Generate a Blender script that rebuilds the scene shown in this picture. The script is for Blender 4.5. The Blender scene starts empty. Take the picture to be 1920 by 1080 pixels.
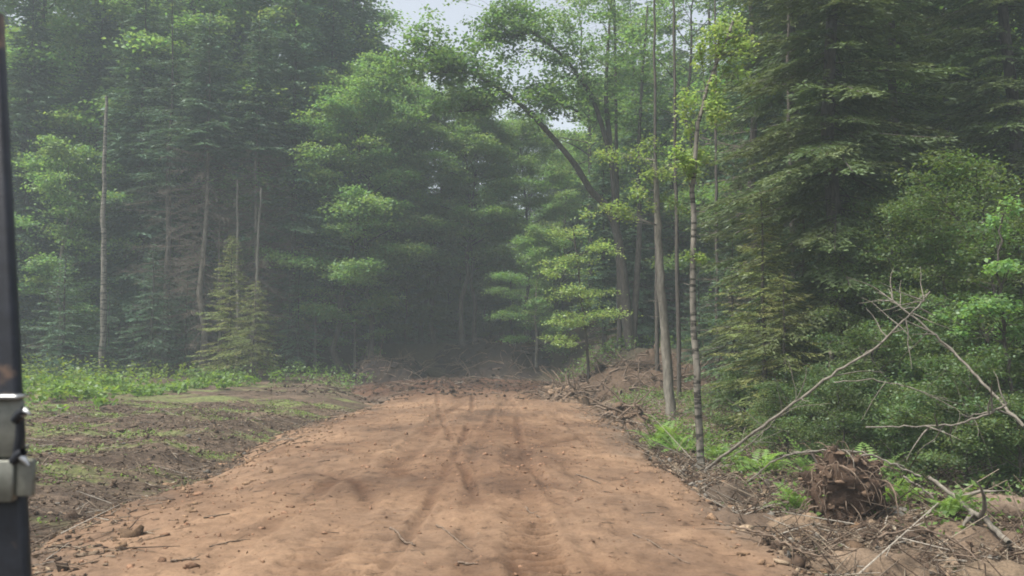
import bpy, math, random
import numpy as np
from mathutils import Vector

SC = bpy.context.scene
COL = SC.collection
R = math.radians

# ------------------------------------------------------------------ camera
CAM_H = 1.9
FPX = 1600.0                      # focal length in pixels of the 1920 px photograph
PITCH = math.atan(100.0 / FPX)
cam_d = bpy.data.cameras.new('camera')
cam = bpy.data.objects.new('camera', cam_d)
COL.objects.link(cam)
cam.location = (0, 0, CAM_H)
cam.rotation_euler = (R(90) + PITCH, 0, 0)
cam_d.sensor_width = 36.0
cam_d.lens = FPX / 1920.0 * 36.0
cam_d.clip_start = 0.05
cam_d.clip_end = 2000
cam_d.dof.use_dof = True
cam_d.dof.focus_distance = 22.0
cam_d.dof.aperture_fstop = 4.5
SC.camera = cam

# ------------------------------------------------------------------ sky and sun
SUN_EL, SUN_AZ = 62.0, -118.0       # azimuth from straight ahead, negative = left
world = bpy.data.worlds.new("World")
SC.world = world
world.use_nodes = True
wn, wl = world.node_tree.nodes, world.node_tree.links
wn.clear()
sky = wn.new('ShaderNodeTexSky')
sky.sky_type = 'NISHITA'
sky.sun_disc = False
sky.sun_elevation = R(SUN_EL)
sky.sun_rotation = R(SUN_AZ)
sky.air_density = 1.0
sky.dust_density = 4.0
sky.ozone_density = 1.0
hsv = wn.new('ShaderNodeHueSaturation')
hsv.inputs['Saturation'].default_value = 0.38
bg = wn.new('ShaderNodeBackground')
bg.inputs['Strength'].default_value = 0.115
wo = wn.new('ShaderNodeOutputWorld')
wl.new(sky.outputs[0], hsv.inputs['Color'])
wl.new(hsv.outputs[0], bg.inputs['Color'])
wl.new(bg.outputs[0], wo.inputs['Surface'])

sd = bpy.data.lights.new('sun', 'SUN')
sd.energy = 3.0
sd.angle = R(11)
sd.color = (1.0, 0.95, 0.86)
sun = bpy.data.objects.new('sun', sd)
COL.objects.link(sun)
_d = Vector((math.sin(R(SUN_AZ)) * math.cos(R(SUN_EL)), math.cos(R(SUN_AZ)) * math.cos(R(SUN_EL)), math.sin(R(SUN_EL))))
sun.rotation_euler = _d.to_track_quat('Z', 'Y').to_euler()
sun.location = (-20, 30, 60)

SC.view_settings.view_transform = 'Standard'
SC.view_settings.look = 'None'
SC.view_settings.exposure = 1.08
SC.view_settings.gamma = 1
cy = SC.cycles
cy.use_denoising = True
cy.max_bounces = 6
cy.diffuse_bounces = 3
cy.glossy_bounces = 2
cy.transmission_bounces = 4
cy.volume_bounces = 1
cy.transparent_max_bounces = 4
cy.sample_clamp_indirect = 4
cy.filter_width = 1.8
HAZE = 0.0020

# ------------------------------------------------------------------ helpers
def ray(px, py):
    u = (px - 960) / FPX
    v = (540 - py) / FPX
    return u, math.cos(PITCH) - v * math.sin(PITCH), math.sin(PITCH) + v * math.cos(PITCH)

def P(px, py, Y):
    a, b, c = ray(px, py)
    t = Y / b
    return np.array((a * t, Y, CAM_H + c * t))

def xat(px, Y):
    return (px - 960) / FPX * Y

def _hash(ix, iy, s):
    h = (ix.astype(np.int64) * 374761393 + iy.astype(np.int64) * 668265263 + s * 974634777) & 0xffffffff
    h = ((h ^ (h >> 13)) * 1274126177) & 0xffffffff
    h = h ^ (h >> 16)
    return (h & 0xffffff) / float(0xffffff)

def vn(x, y, s=0):
    x = np.asarray(x, float); y = np.asarray(y, float)
    ix, iy = np.floor(x), np.floor(y)
    fx, fy = x - ix, y - iy
    fx = fx * fx * (3 - 2 * fx); fy = fy * fy * (3 - 2 * fy)
    a = _hash(ix, iy, s); b = _hash(ix + 1, iy, s)
    c = _hash(ix, iy + 1, s); d = _hash(ix + 1, iy + 1, s)
    return (a + (b - a) * fx) * (1 - fy) + (c + (d - c) * fx) * fy

def fbm(x, y, s=0, o=4):
    r, a = 0, 0.5
    for k in range(o):
        r = r + a * (vn(x * 2 ** k, y * 2 ** k, s + k) - 0.5)
        a *= 0.5
    return r

def smooth(x, a, b):
    t = np.clip((np.asarray(x, float) - a) / (b - a), 0, 1)
    return t * t * (3 - 2 * t)

def tagobj(o, label=None, cat=None, group=None, kind=None):
    if label: o['label'] = label
    if cat: o['category'] = cat
    if group: o['group'] = group
    if kind: o['kind'] = kind
    return o

def empty(name, loc, rz=0.0, scale=1.0):
    o = bpy.data.objects.new(name, None)
    o.empty_display_size = 0.2
    COL.objects.link(o)
    o.location = loc
    o.rotation_euler = (0, 0, rz)
    o.scale = (scale,) * 3 if np.isscalar(scale) else scale
    return o

class MB:
    """collects quads (numpy) and links them as one mesh object"""
    def __init__(self):
        self.v, self.f, self.c, self.n = [], [], [], 0
    def add(self, V, F, col=(1, 1, 1)):
        V = np.asarray(V, float).reshape(-1, 3)
        F = np.asarray(F, np.int64).reshape(-1, 4)
        c = np.asarray(col, float)
        if c.ndim == 1: c = np.tile(c, (len(V), 1))
        self.v.append(V); self.f.append(F + self.n); self.c.append(c); self.n += len(V)
    def tube(self, pts, radii, sides=8, col=(1, 1, 1), lump=0.0, rng=None):
        pts = np.asarray(pts, float); radii = np.asarray(radii, float)
        n = len(pts)
        T = np.gradient(pts, axis=0)
        T /= np.linalg.norm(T, axis=1)[:, None] + 1e-9
        ref = np.array((1.0, 0, 0)) if abs(T[0, 0]) < 0.8 else np.array((0, 1.0, 0))
        A = np.cross(T, ref); A /= np.linalg.norm(A, axis=1)[:, None] + 1e-9
        B = np.cross(T, A)
        ang = np.arange(sides) / sides * 2 * math.pi
        rr = radii[:, None] * np.ones(sides)
        if lump and rng is not None:
            rr = rr * (1 + lump * rng.normal(size=(n, sides)))
        V = pts[:, None, :] + rr[..., None] * (np.cos(ang)[None, :, None] * A[:, None, :] + np.sin(ang)[None, :, None] * B[:, None, :])
        i = np.arange(n - 1)[:, None] * sides; j = np.arange(sides)[None, :]; k = (j + 1) % sides
        F = np.stack([i + j, i + k, i + sides + k, i + sides + j], -1).reshape(-1, 4)
        self.add(V.reshape(-1, 3), F, col)
    def leaves(self, Pt, D, N, L, W, col):
        """rhombic leaves: base, side, tip, side, lightly folded on the midrib"""
        Pt = np.asarray(Pt, float); n = len(Pt)
        if n == 0: return
        D = D / (np.linalg.norm(D, axis=1)[:, None] + 1e-9)
        S = np.cross(D, N); S /= np.linalg.norm(S, axis=1)[:, None] + 1e-9
        N2 = np.cross(S, D)
        L = np.broadcast_to(np.asarray(L, float), (n,))[:, None]
        W = np.broadcast_to(np.asarray(W, float), (n,))[:, None]
        mid = Pt + D * L * 0.45 + N2 * W * 0.14
        V = np.stack([Pt, mid + S * W * 0.5, Pt + D * L, mid - S * W * 0.5], 1).reshape(-1, 3)
        F = np.arange(n * 4).reshape(-1, 4)
        c = np.asarray(col, float)
        c = np.repeat(np.broadcast_to(c, (n, 3)), 4, axis=0)
        self.add(V, F, c)
    def lumps(self, C, S, rng, col, rough=0.25):
        """n rough clods: cube-sphere of 24 quads, each randomly squashed and knocked about"""
        C = np.asarray(C, float); n = len(C)
        if n == 0: return
        g = CUBE_V[None] * (1 + rough * rng.normal(size=(n, len(CUBE_V), 1)))
        g = g * np.asarray(S, float).reshape(n, -1)[:, None, :] * rng.uniform(0.35, 1.45, (n, 1, 3)) * (1, 1, 0.75)
        a = rng.uniform(0, 2 * math.pi, n); ca, sa = np.cos(a)[:, None], np.sin(a)[:, None]
        x, y = g[..., 0] * ca - g[..., 1] * sa, g[..., 0] * sa + g[..., 1] * ca
        V = np.stack([x, y, g[..., 2]], -1) + C[:, None, :]
        F = CUBE_F[None] + (np.arange(n) * len(CUBE_V))[:, None, None]
        c = np.repeat(np.broadcast_to(np.asarray(col, float), (n, 3)), len(CUBE_V), axis=0)
        self.add(V.reshape(-1, 3), F.reshape(-1, 4), c)
    def sticks(self, A, Bp, r, col, rng=None):
        """n straight three sided twigs from A to B, tapering"""
        A = np.asarray(A, float); Bp = np.asarray(Bp, float); n = len(A)
        if n == 0: return
        T = Bp - A; T /= np.linalg.norm(T, axis=1)[:, None] + 1e-9
        ref = np.where(np.abs(T[:, 2:3]) > 0.9, np.array([[1.0, 0, 0]]), np.array([[0, 0, 1.0]]))
        U = np.cross(T, ref); U /= np.linalg.norm(U, axis=1)[:, None] + 1e-9
        W = np.cross(T, U)
        r = np.broadcast_to(np.asarray(r, float), (n,))[:, None]
        Vs = []
        for base, k in ((A, 1.0), (Bp, 0.45)):
            for q in range(3):
                an = q * 2 * math.pi / 3
                Vs.append(base + k * r * (math.cos(an) * U + math.sin(an) * W))
        V = np.stack(Vs, 1).reshape(-1, 3)
        f0 = np.array([[0, 1, 4, 3], [1, 2, 5, 4], [2, 0, 3, 5]])
        F = (f0[None] + (np.arange(n) * 6)[:, None, None]).reshape(-1, 4)
        c = np.repeat(np.broadcast_to(np.asarray(col, float), (n, 3)), 6, axis=0)
        self.add(V, F, c)
    def mesh(self, name, mat, smooth_sh=True):
        me = bpy.data.meshes.new(name)
        V = np.concatenate(self.v).astype(np.float32); F = np.concatenate(self.f).astype(np.int32)
        C = np.concatenate(self.c).astype(np.float32)
        me.vertices.add(len(V)); me.vertices.foreach_set('co', V.ravel())
        me.loops.add(len(F) * 4); me.loops.foreach_set('vertex_index', F.ravel())
        me.polygons.add(len(F))
        me.polygons.foreach_set('loop_start', (np.arange(len(F)) * 4).astype(np.int32))
        me.polygons.foreach_set('loop_total', np.full(len(F), 4, np.int32))
        if smooth_sh: me.polygons.foreach_set('use_smooth', np.ones(len(F), bool))
        at = me.attributes.new('tint', 'FLOAT_COLOR', 'POINT')
        at.data.foreach_set('color', np.concatenate([C, np.ones((len(C), 1), np.float32)], 1).ravel())
        me.update(calc_edges=True)
        me.materials.append(mat)
        return me
    def build(self, name, mat, parent=None, smooth_sh=True):
        o = bpy.data.objects.new(name, self.mesh(name, mat, smooth_sh))
        COL.objects.link(o)
        if parent: o.parent = parent
        return o

def _cubesphere():
    g = np.linspace(-1, 1, 3)
    idx, V, F = {}, [], []
    def vid(p):
        k = tuple(np.round(p, 3))
        if k not in idx:
            idx[k] = len(V); q = np.array(p, float); V.append(q / np.linalg.norm(q))
        return idx[k]
    for ax in range(3):
        for s in (-1, 1):
            for i in range(2):
                for j in range(2):
                    q = []
                    for (a, b) in ((i, j), (i + 1, j), (i + 1, j + 1), (i, j + 1)):
                        p = [0, 0, 0]; p[ax] = s; p[(ax + 1) % 3] = g[a]; p[(ax + 2) % 3] = g[b]
                        q.append(vid(p))
                    F.append(q if s > 0 else q[::-1])
    return np.array(V), np.array(F)
CUBE_V, CUBE_F = _cubesphere()

def grid_mesh(name, X, Y, Z, cols, mat):
    nx, ny = len(X), len(Y)
    gx, gy = np.meshgrid(X, Y)
    m = MB()
    i = np.arange(ny - 1)[:, None] * nx; j = np.arange(nx - 1)[None, :]
    F = np.stack([i + j, i + j + 1, i + nx + j + 1, i + nx + j], -1).reshape(-1, 4)
    m.add(np.stack([gx, gy, Z], -1).reshape(-1, 3), F, cols.reshape(-1, 3))
    return m.build(name, mat)

# ------------------------------------------------------------------ materials
def newmat(name):
    m = bpy.data.materials.new(name); m.use_nodes = True
    n, l = m.node_tree.nodes, m.node_tree.links
    n.clear()
    return m, n, l

def leaf_mat(name, base, trans=0.4, trans_col=None, var=0.25, gloss=0.025):
    m, n, l = newmat(name)
    at = n.new('ShaderNodeAttribute'); at.attribute_name = 'tint'
    oi = n.new('ShaderNodeObjectInfo')
    mr = n.new('ShaderNodeMapRange'); mr.inputs['To Min'].default_value = 1 - var; mr.inputs['To Max'].default_value = 1 + var
    l.new(oi.outputs['Random'], mr.inputs['Value'])
    def chain(c):
        mx = n.new('ShaderNodeMix'); mx.data_type = 'RGBA'; mx.blend_type = 'MULTIPLY'
        mx.inputs['Factor'].default_value = 1
        mx.inputs['A'].default_value = (*c, 1)
        l.new(at.outputs['Color'], mx.inputs['B'])
        hs = n.new('ShaderNodeHueSaturation')
        l.new(mx.outputs['Result'], hs.inputs['Color']); l.new(mr.outputs[0], hs.inputs['Value'])
        return hs.outputs[0]
    cd = chain(base)
    ct = chain(trans_col or tuple(min(1, k * f) for k, f in zip(base, (1.6, 1.5, 0.7))))
    d = n.new('ShaderNodeBsdfDiffuse'); t = n.new('ShaderNodeBsdfTranslucent')
    l.new(cd, d.inputs['Color']); l.new(ct, t.inputs['Color'])
    mix = n.new('ShaderNodeMixShader'); mix.inputs[0].default_value = trans
    l.new(d.outputs[0], mix.inputs[1]); l.new(t.outputs[0], mix.inputs[2])
    g = n.new('ShaderNodeBsdfGlossy'); g.inputs['Roughness'].default_value = 0.5
    g.inputs['Color'].default_value = (0.8, 0.85, 0.9, 1)
    mix2 = n.new('ShaderNodeMixShader'); mix2.inputs[0].default_value = gloss
    l.new(mix.outputs[0], mix2.inputs[1]); l.new(g.outputs[0], mix2.inputs[2])
    o = n.new('ShaderNodeOutputMaterial'); l.new(mix2.outputs[0], o.inputs['Surface'])
    return m

def noise(n, l, scale, detail=4, rough=0.6, stretch=None, seed=0.0):
    tc = n.new('ShaderNodeTexCoord')
    mp = n.new('ShaderNodeMapping')
    mp.inputs['Location'].default_value = (seed, seed * 1.7, seed * 0.3)
    if stretch: mp.inputs['Scale'].default_value = stretch
    l.new(tc.outputs['Object'], mp.inputs['Vector'])
    nz = n.new('ShaderNodeTexNoise'); nz.inputs['Scale'].default_value = scale
    nz.inputs['Detail'].default_value = detail; nz.inputs['Roughness'].default_value = rough
    l.new(mp.outputs[0], nz.inputs['Vector'])
    return nz.outputs['Fac']

def ramp(n, l, fac, stops):
    r = n.new('ShaderNodeValToRGB')
    e = r.color_ramp.elements
    while len(e) < len(stops): e.new(0.5)
    for k, (p, c) in enumerate(stops):
        e[k].position = p; e[k].color = (*c, 1)
    l.new(fac, r.inputs['Fac'])
    return r.outputs['Color']

def mixc(n, l, a, b, fac, blend='MIX'):
    mx = n.new('ShaderNodeMix'); mx.data_type = 'RGBA'; mx.blend_type = blend
    for s, k in ((a, 'A'), (b, 'B')):
        if isinstance(s, tuple): mx.inputs[k].default_value = (*s, 1)
        else: l.new(s, mx.inputs[k])
    if isinstance(fac, float): mx.inputs['Factor'].default_value = fac
    else: l.new(fac, mx.inputs['Factor'])
    return mx.outputs['Result']

def finish(m, n, l, color, rough=0.9, bump=None, bstr=0.5, bdist=0.02, metal=0.0, spec=0.2):
    p = n.new('ShaderNodeBsdfPrincipled')
    if isinstance(color, tuple): p.inputs['Base Color'].default_value = (*color, 1)
    else: l.new(color, p.inputs['Base Color'])
    p.inputs['Roughness'].default_value = rough
    p.inputs['Metallic'].default_value = metal
    p.inputs['Specular IOR Level'].default_value = spec
    if bump is not None:
        b = n.new('ShaderNodeBump'); b.inputs['Strength'].default_value = bstr; b.inputs['Distance'].default_value = bdist
        l.new(bump, b.inputs['Height']); l.new(b.outputs[0], p.inputs['Normal'])
    o = n.new('ShaderNodeOutputMaterial'); l.new(p.outputs[0], o.inputs['Surface'])
    return m

def bark_mat(name, dark, light, scale=14, bands=False):
    m, n, l = newmat(name)
    f = noise(n, l, scale, 5, 0.65, (1, 1, 0.25))
    c = ramp(n, l, f, [(0.3, dark), (0.62, light)])
    if bands:
        f2 = noise(n, l, 5, 3, 0.6, (0.6, 0.6, 2.6), 4.0)
        k = ramp(n, l, f2, [(0.52, (0, 0, 0)), (0.6, (1, 1, 1))])
        c = mixc(n, l, c, tuple(d * 0.5 for d in dark), k)
    at = n.new('ShaderNodeAttribute'); at.attribute_name = 'tint'
    c = mixc(n, l, c, at.outputs['Color'], 1.0, 'MULTIPLY')
    return finish(m, n, l, c, 0.92, f, 0.6, 0.02)

def tint_mat(name, scale=30, lo=0.45, hi=0.95, rough=0.95):
    m, n, l = newmat(name)
    at = n.new('ShaderNodeAttribute'); at.attribute_name = 'tint'
    f = noise(n, l, scale, 4, 0.65)
    k = ramp(n, l, f, [(0.3, (lo,) * 3), (0.7, (hi,) * 3)])
    c = mixc(n, l, at.outputs['Color'], k, 1.0, 'MULTIPLY')
    return finish(m, n, l, c, rough, f, 0.5, 0.02)

M_spruce = leaf_mat('spruce_needles', (0.090, 0.165, 0.095), 0.25, (0.10, 0.16, 0.05), 0.22, 0.03)
M_spruceolive = leaf_mat('olive_spruce_needles', (0.098, 0.138, 0.062), 0.25, (0.14, 0.20, 0.05), 0.15, 0.02)
M_youngspruce = leaf_mat('young_fir_needles', (0.16, 0.19, 0.065), 0.28, (0.20, 0.25, 0.05), 0.15, 0.03)
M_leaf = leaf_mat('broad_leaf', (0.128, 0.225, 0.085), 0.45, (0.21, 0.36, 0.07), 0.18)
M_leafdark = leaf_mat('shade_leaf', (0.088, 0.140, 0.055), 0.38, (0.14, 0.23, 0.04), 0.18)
M_leafyel = leaf_mat('yellow_green_leaf', (0.205, 0.285, 0.095), 0.5, (0.31, 0.43, 0.095), 0.10)
M_fern = leaf_mat('fern_leaf', (0.17, 0.28, 0.075), 0.45, (0.27, 0.43, 0.06), 0.1, 0.03)
M_deadneedle = leaf_mat('dead_needles', (0.16, 0.12, 0.085), 0.15, (0.17, 0.12, 0.07), 0.1, 0.0)
M_bark = bark_mat('dark_bark', (0.030, 0.026, 0.022), (0.090, 0.080, 0.068))
M_barkgrey = bark_mat('grey_bark', (0.09, 0.084, 0.07), (0.22, 0.205, 0.17))
M_barkbirch = bark_mat('pale_bark', (0.07, 0.066, 0.055), (0.20, 0.185, 0.155), 12, True)
M_deadwood = bark_mat('dead_wood', (0.085, 0.075, 0.06), (0.20, 0.18, 0.15), 20)
M_deadbough = bark_mat('dead_bough_bark', (0.085, 0.07, 0.056), (0.17, 0.145, 0.115), 20)
M_brownwood = bark_mat('brown_dead_wood', (0.07, 0.05, 0.037), (0.18, 0.135, 0.10), 20)
M_debris = tint_mat('debris', 40)
M_soil = tint_mat('loose_soil', 14, 0.4, 1.0)

# ------------------------------------------------------------------ terrain
def road_c(y): return -0.70 - 0.02 * (y - 7) - 0.9 * smooth(y, 28, 40)
def road_hw(y): return 3.25 + 0.012 * np.clip(y - 7, 0, 30) + 1.7 * smooth(y, 27, 39)

def road_lx(y): return 1.35 * smooth(y, 7.5, 10.5) * (1 - smooth(y, 18, 27))   # the dirt spreads wider on the left

def base(x, y):
    x = np.asarray(x, float); y = np.asarray(y, float)
    xr = x - road_c(y)
    z = 0.35 * fbm(x / 9, y / 9, 3, 2) * smooth(np.abs(xr), 3, 9)
    z = z + 1.55 * smooth(y, 30, 37) * smooth(xr, 4.6, 7.4)               # bank on the right of the far end
    z = z + 1.75 * smooth(y + 3.0 * fbm(x / 4, y / 4, 8, 2), 45.5, 49.5)                                        # the ground climbs behind the clearing
    z = z + 0.25 * smooth(y, 36, 46) * smooth(-xr, 5, 9)
    z = z + 5.0 * smooth(y, 58, 110)
    z = z - 0.22 * smooth(xr, 3.3, 4.2) * (1 - smooth(y, 18, 28))          # lower on the right, beside the road
    z = z - 0.10 * smooth(-xr, 3.0, 5.0) * (1 - smooth(y, 18, 28))
    return z

def ground_z(x, y):
    x = np.asarray(x, float); y = np.asarray(y, float)
    xr = x - road_c(y); hw = road_hw(y)
    out = np.maximum(smooth(xr - hw, -0.3, 0.9), smooth(-xr - hw - road_lx(y), -0.3, 1.2))
    near = 1 - smooth(y, 34, 48)
    z = base(x, y) + out * (0.30 * fbm(x * 1.1, y * 1.1, 11, 4) * near + 0.075 * fbm(x * 5, y * 5, 17, 3) * near + 0.16 * fbm(x * 0.9, y * 2.6, 19, 3) * near)
    mound = np.exp(-(((x - 4.6) / 1.5) ** 2 + ((y - 9.0) / 2.4) ** 2))
    z = z + 0.16 * mound
    z = z - 0.28 * (1 - out) * (1 - smooth(y, 42, 46))
    return z

def gz(x, y): return float(ground_z(np.array([x]), np.array([y]))[0])

def spaced(a, segs):
    out = [a]
    for (to, st) in segs:
        k = max(1, int(round((to - out[-1]) / st)))
        out += list(np.linspace(out[-1], to, k + 1)[1:])
    return np.array(out)

GX = spaced(-240, [(-60, 8), (-20, 1.5), (-9, 0.3), (9, 0.1), (16, 0.3), (60, 1.5), (240, 8)])
GY = spaced(-30, [(2, 1.0), (26, 0.1), (40, 0.2), (70, 1.0), (250, 8)])
gx, gy = np.meshgrid(GX, GY)
gzv = ground_z(gx, gy)
xr_ = gx - road_c(gy)
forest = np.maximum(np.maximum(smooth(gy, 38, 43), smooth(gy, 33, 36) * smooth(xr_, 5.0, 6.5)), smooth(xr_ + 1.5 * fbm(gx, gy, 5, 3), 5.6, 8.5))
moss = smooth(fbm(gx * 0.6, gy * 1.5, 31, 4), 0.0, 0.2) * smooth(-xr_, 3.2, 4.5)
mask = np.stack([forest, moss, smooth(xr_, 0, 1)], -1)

m, n, l = newmat('ground_soil')
at = n.new('ShaderNodeAttribute'); at.attribute_name = 'tint'
sp = n.new('ShaderNodeSeparateColor'); l.new(at.outputs['Color'], sp.inputs[0])
f1 = noise(n, l, 0.8, 7, 0.68, (0.6, 1.5, 1))
f2 = noise(n, l, 9, 6, 0.7, None, 3.0)
f3 = noise(n, l, 38, 4, 0.7, None, 8.0)
c1 = ramp(n, l, f1, [(0.30, (0.060, 0.046, 0.035)), (0.5, (0.125, 0.098, 0.073)), (0.70, (0.24, 0.19, 0.14))])
c2 = ramp(n, l, f2, [(0.34, (0.45, 0.42, 0.40)), (0.62, (1.25, 1.2, 1.15))])
c = mixc(n, l, c1, c2, 1.0, 'MULTIPLY')
c3 = ramp(n, l, f3, [(0.36, (0.55, 0.52, 0.5)), (0.6, (1.15, 1.12, 1.1))])
c = mixc(n, l, c, c3, 1.0, 'MULTIPLY')
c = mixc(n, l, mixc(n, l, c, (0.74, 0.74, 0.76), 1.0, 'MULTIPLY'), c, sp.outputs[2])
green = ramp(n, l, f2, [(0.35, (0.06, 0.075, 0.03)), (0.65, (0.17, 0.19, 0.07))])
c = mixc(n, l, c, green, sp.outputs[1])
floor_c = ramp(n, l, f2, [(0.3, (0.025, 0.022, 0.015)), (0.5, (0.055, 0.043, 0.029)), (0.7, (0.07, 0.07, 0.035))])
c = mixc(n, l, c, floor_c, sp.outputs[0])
M_ground = finish(m, n, l, c, 0.95, f3, 0.7, 0.03)
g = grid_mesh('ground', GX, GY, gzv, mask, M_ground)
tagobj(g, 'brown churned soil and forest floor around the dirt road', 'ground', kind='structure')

# road sheet: real ruts, tread marks and a broken edge
def ruts(x, y):
    z = 0.0
    curves = [(-1.75, 0.00, 0.000, 0.24, 0.030), (0.22, -0.02, 0.0, 0.24, 0.032), (-1.05, 0.03, -0.002, 0.07, 0.05),
              (0.05, -0.14, 0.001, 0.07, 0.045), (1.2, -0.06, 0.0, 0.10, 0.03), (-2.5, 0.02, 0.002, 0.12, 0.03),
              (0.75, -0.10, 0.004, 0.08, 0.03), (-0.4, -0.05, 0.003, 0.09, 0.03), (1.9, -0.05, 0.0, 0.12, 0.025)]
    for k, (c, a, b, w, d) in enumerate(curves):
        t = y - 7
        cx = c + a * t + b * t * t + 0.10 * fbm(y * 0.5, 0 * y, 60 + k, 2)
        s = np.clip(0.6 + 2.2 * fbm(y * 0.35, 0 * y, 80 + k, 2), 0, 1.2)
        e = (x - cx) / w
        d = d * 0.8
        z = z - d * s * np.exp(-e ** 4) + 0.5 * d * s * np.exp(-((np.abs(e) - 1.45) / 0.4) ** 2)
    for (cx, cyy, rad, a0, d) in ((-6.5, 8.5, 5.0, 0.1, .05), (-7.2, 9.3, 6.2, 0.1, .04), (4.8, 13.5, 4.6, 0.0, .04)):
        rr = np.hypot(x - cx, (y - cyy) * 0.8)
        z = z - d * np.exp(-((rr - rad) / 0.12) ** 2) * np.clip(0.5 + 2.5 * fbm(x * .8, y * .8, 91, 2), 0, 1)
    return z

def tread(x, y):
    z = 0.0
    for (c, a, s0) in ((-1.75, 0.0, 0), (0.22, -0.02, 1), (-1.35, 0.03, 2), (1.35, -0.05, 3)):
        t = y - 7
        e = np.abs(x - (c + a * t + 0.10 * fbm(y * 0.5, 0 * y, 60 + s0, 2))) / 0.26
        msk = smooth(1.0 - e, 0, 0.15) * np.clip(0.95 - 0.75 * smooth(y, 8.2, 10.5) + 2.0 * fbm(x * 0.7, y * 0.6, 44 + s0, 2), 0, 1)
        if s0 > 1: msk = msk * 0.6
        ph = np.mod((y + 0.015 * np.sin(x * 6 + s0)) / 0.22, 1.0)
        z = z - msk * (0.012 + 0.055 * np.exp(-((ph - 0.5) / 0.13) ** 2) - 0.025 * np.exp(-((ph - 0.78) / 0.12) ** 2))
    return z

def road_top(x, y):
    xr = x - road_c(y)
    hw = road_hw(y) + 0.9 * fbm(y * 0.45, 0 * y, 71, 3) * np.where(xr < 0, 1.6, 0.8) + 0.45 * fbm(x * 2.2, y * 2.2, 73, 3)
    hw = hw + np.where(xr < 0, road_lx(y), 0.0) + np.where(xr < 0, 0.75 * (1 - smooth(y, 6.5, 13)), 0.0) + np.where(xr < 0, 0.45 + 1.9 * fbm(x * 0.9, y * 0.6, 79, 4), 0.0)
    d = np.abs(xr) - hw
    fall = np.where(xr > 0, smooth(d, -0.12, 0.55), smooth(d, -1.3, 1.0))
    z = base(x, y) + 0.05 - 0.02 * xr ** 2 * 0.5
    rough_ = 0.16 * fbm(x * 0.8, y * 0.8, 21, 3) + 0.085 * fbm(x * 4.2, y * 4.2, 23, 4) * np.clip(0.7 + 2 * fbm(x * .7, y * .7, 25, 2), 0.2, 1.5) + 0.035 * fbm(x * 15, y * 15, 29, 2)
    z = z + rough_ + ruts(x, y) + tread(x, y)
    z = z - 0.75 * fall
    return z - 1.2 * smooth(y, 43.5, 47)

RX = np.concatenate([np.arange(-9, -7.0, 0.1), np.arange(-7.0, 4.81, 0.042), np.arange(4.85, 7, 0.1)])
RY = np.concatenate([np.arange(1.5, 5.5, 0.12), np.arange(5.5, 6.6, 0.08), np.arange(6.6, 10.5, 0.026), np.arange(10.5, 13, 0.045), np.arange(13, 24, 0.08), np.arange(24, 50.5, 0.2)])
rx, ry = np.meshgrid(RX, RY)
rx = rx - 0.02 * (ry - 7) - 0.9 * smooth(ry, 28, 40)
rzv = road_top(rx, ry)
M_r, n, l = newmat('road_dirt')
at = n.new('ShaderNodeAttribute'); at.attribute_name = 'tint'
f1 = noise(n, l, 0.55, 5, 0.6, (1, 0.7, 1))
f2 = noise(n, l, 3.2, 6, 0.7, (1, 1, 1), 5.0)
f3 = noise(n, l, 30, 5, 0.75, None, 2.0)
f4 = noise(n, l, 7, 5, 0.7, (1, 0.45, 1), 9.0)
c = ramp(n, l, f1, [(0.32, (0.130, 0.088, 0.060)), (0.52, (0.200, 0.131, 0.083)), (0.70, (0.268, 0.178, 0.111))])
c = mixc(n, l, c, ramp(n, l, f2, [(0.30, (0.66, 0.63, 0.62)), (0.55, (1.02, 1.0, 1.0)), (0.75, (1.12, 1.12, 1.10))]), 1.0, 'MULTIPLY')
c = mixc(n, l, c, ramp(n, l, f3, [(0.30, (0.62, 0.6, 0.58)), (0.5, (1.0, 1.0, 1.0)), (0.75, (1.15, 1.14, 1.12))]), 0.8, 'MULTIPLY')
c = mixc(n, l, c, ramp(n, l, f4, [(0.32, (0.42, 0.40, 0.39)), (0.44, (1, 1, 1))]), 0.8, 'MULTIPLY')
c = mixc(n, l, c, at.outputs['Color'], 1.0, 'MULTIPLY')
finish(M_r, n, l, c, 0.95, f3, 0.55, 0.02)
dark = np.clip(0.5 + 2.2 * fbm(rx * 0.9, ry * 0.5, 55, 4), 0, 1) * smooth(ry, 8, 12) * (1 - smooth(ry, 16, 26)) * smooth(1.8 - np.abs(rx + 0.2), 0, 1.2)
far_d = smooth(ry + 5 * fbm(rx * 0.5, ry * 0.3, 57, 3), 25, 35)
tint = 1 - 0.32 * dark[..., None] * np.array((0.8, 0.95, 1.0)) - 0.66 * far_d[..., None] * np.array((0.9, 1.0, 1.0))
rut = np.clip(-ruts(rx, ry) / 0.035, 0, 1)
rut = np.maximum(rut, np.clip(-tread(rx, ry) / 0.045, 0, 1) ** 2 * 1.3)  # groove shade put into the colour so the tread reads in flat light
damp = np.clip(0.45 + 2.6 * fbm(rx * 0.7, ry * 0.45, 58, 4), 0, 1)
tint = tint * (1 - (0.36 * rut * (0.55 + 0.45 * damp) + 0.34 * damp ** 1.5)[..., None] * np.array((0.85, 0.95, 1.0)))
xe = rx - road_c(ry)
edged = np.clip(smooth(np.abs(xe) - road_hw(ry) + np.where(xe < 0, 3.6, 1.8) * fbm(rx * 1.1, ry * 0.9, 64, 5) - np.where(xe < 0, 0.1 + road_lx(ry), 0.0), -0.9, 0.5), 0, 1)
soilc = np.array((0.58, 0.68, 0.80)) * (1 + 0.9 * fbm(rx * 3, ry * 3, 66, 3))[..., None]
tint = tint * (1 - edged[..., None]) + edged[..., None] * soilc
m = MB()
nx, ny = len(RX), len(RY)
i = np.arange(ny - 1)[:, None] * nx; j = np.arange(nx - 1)[None, :]
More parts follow.
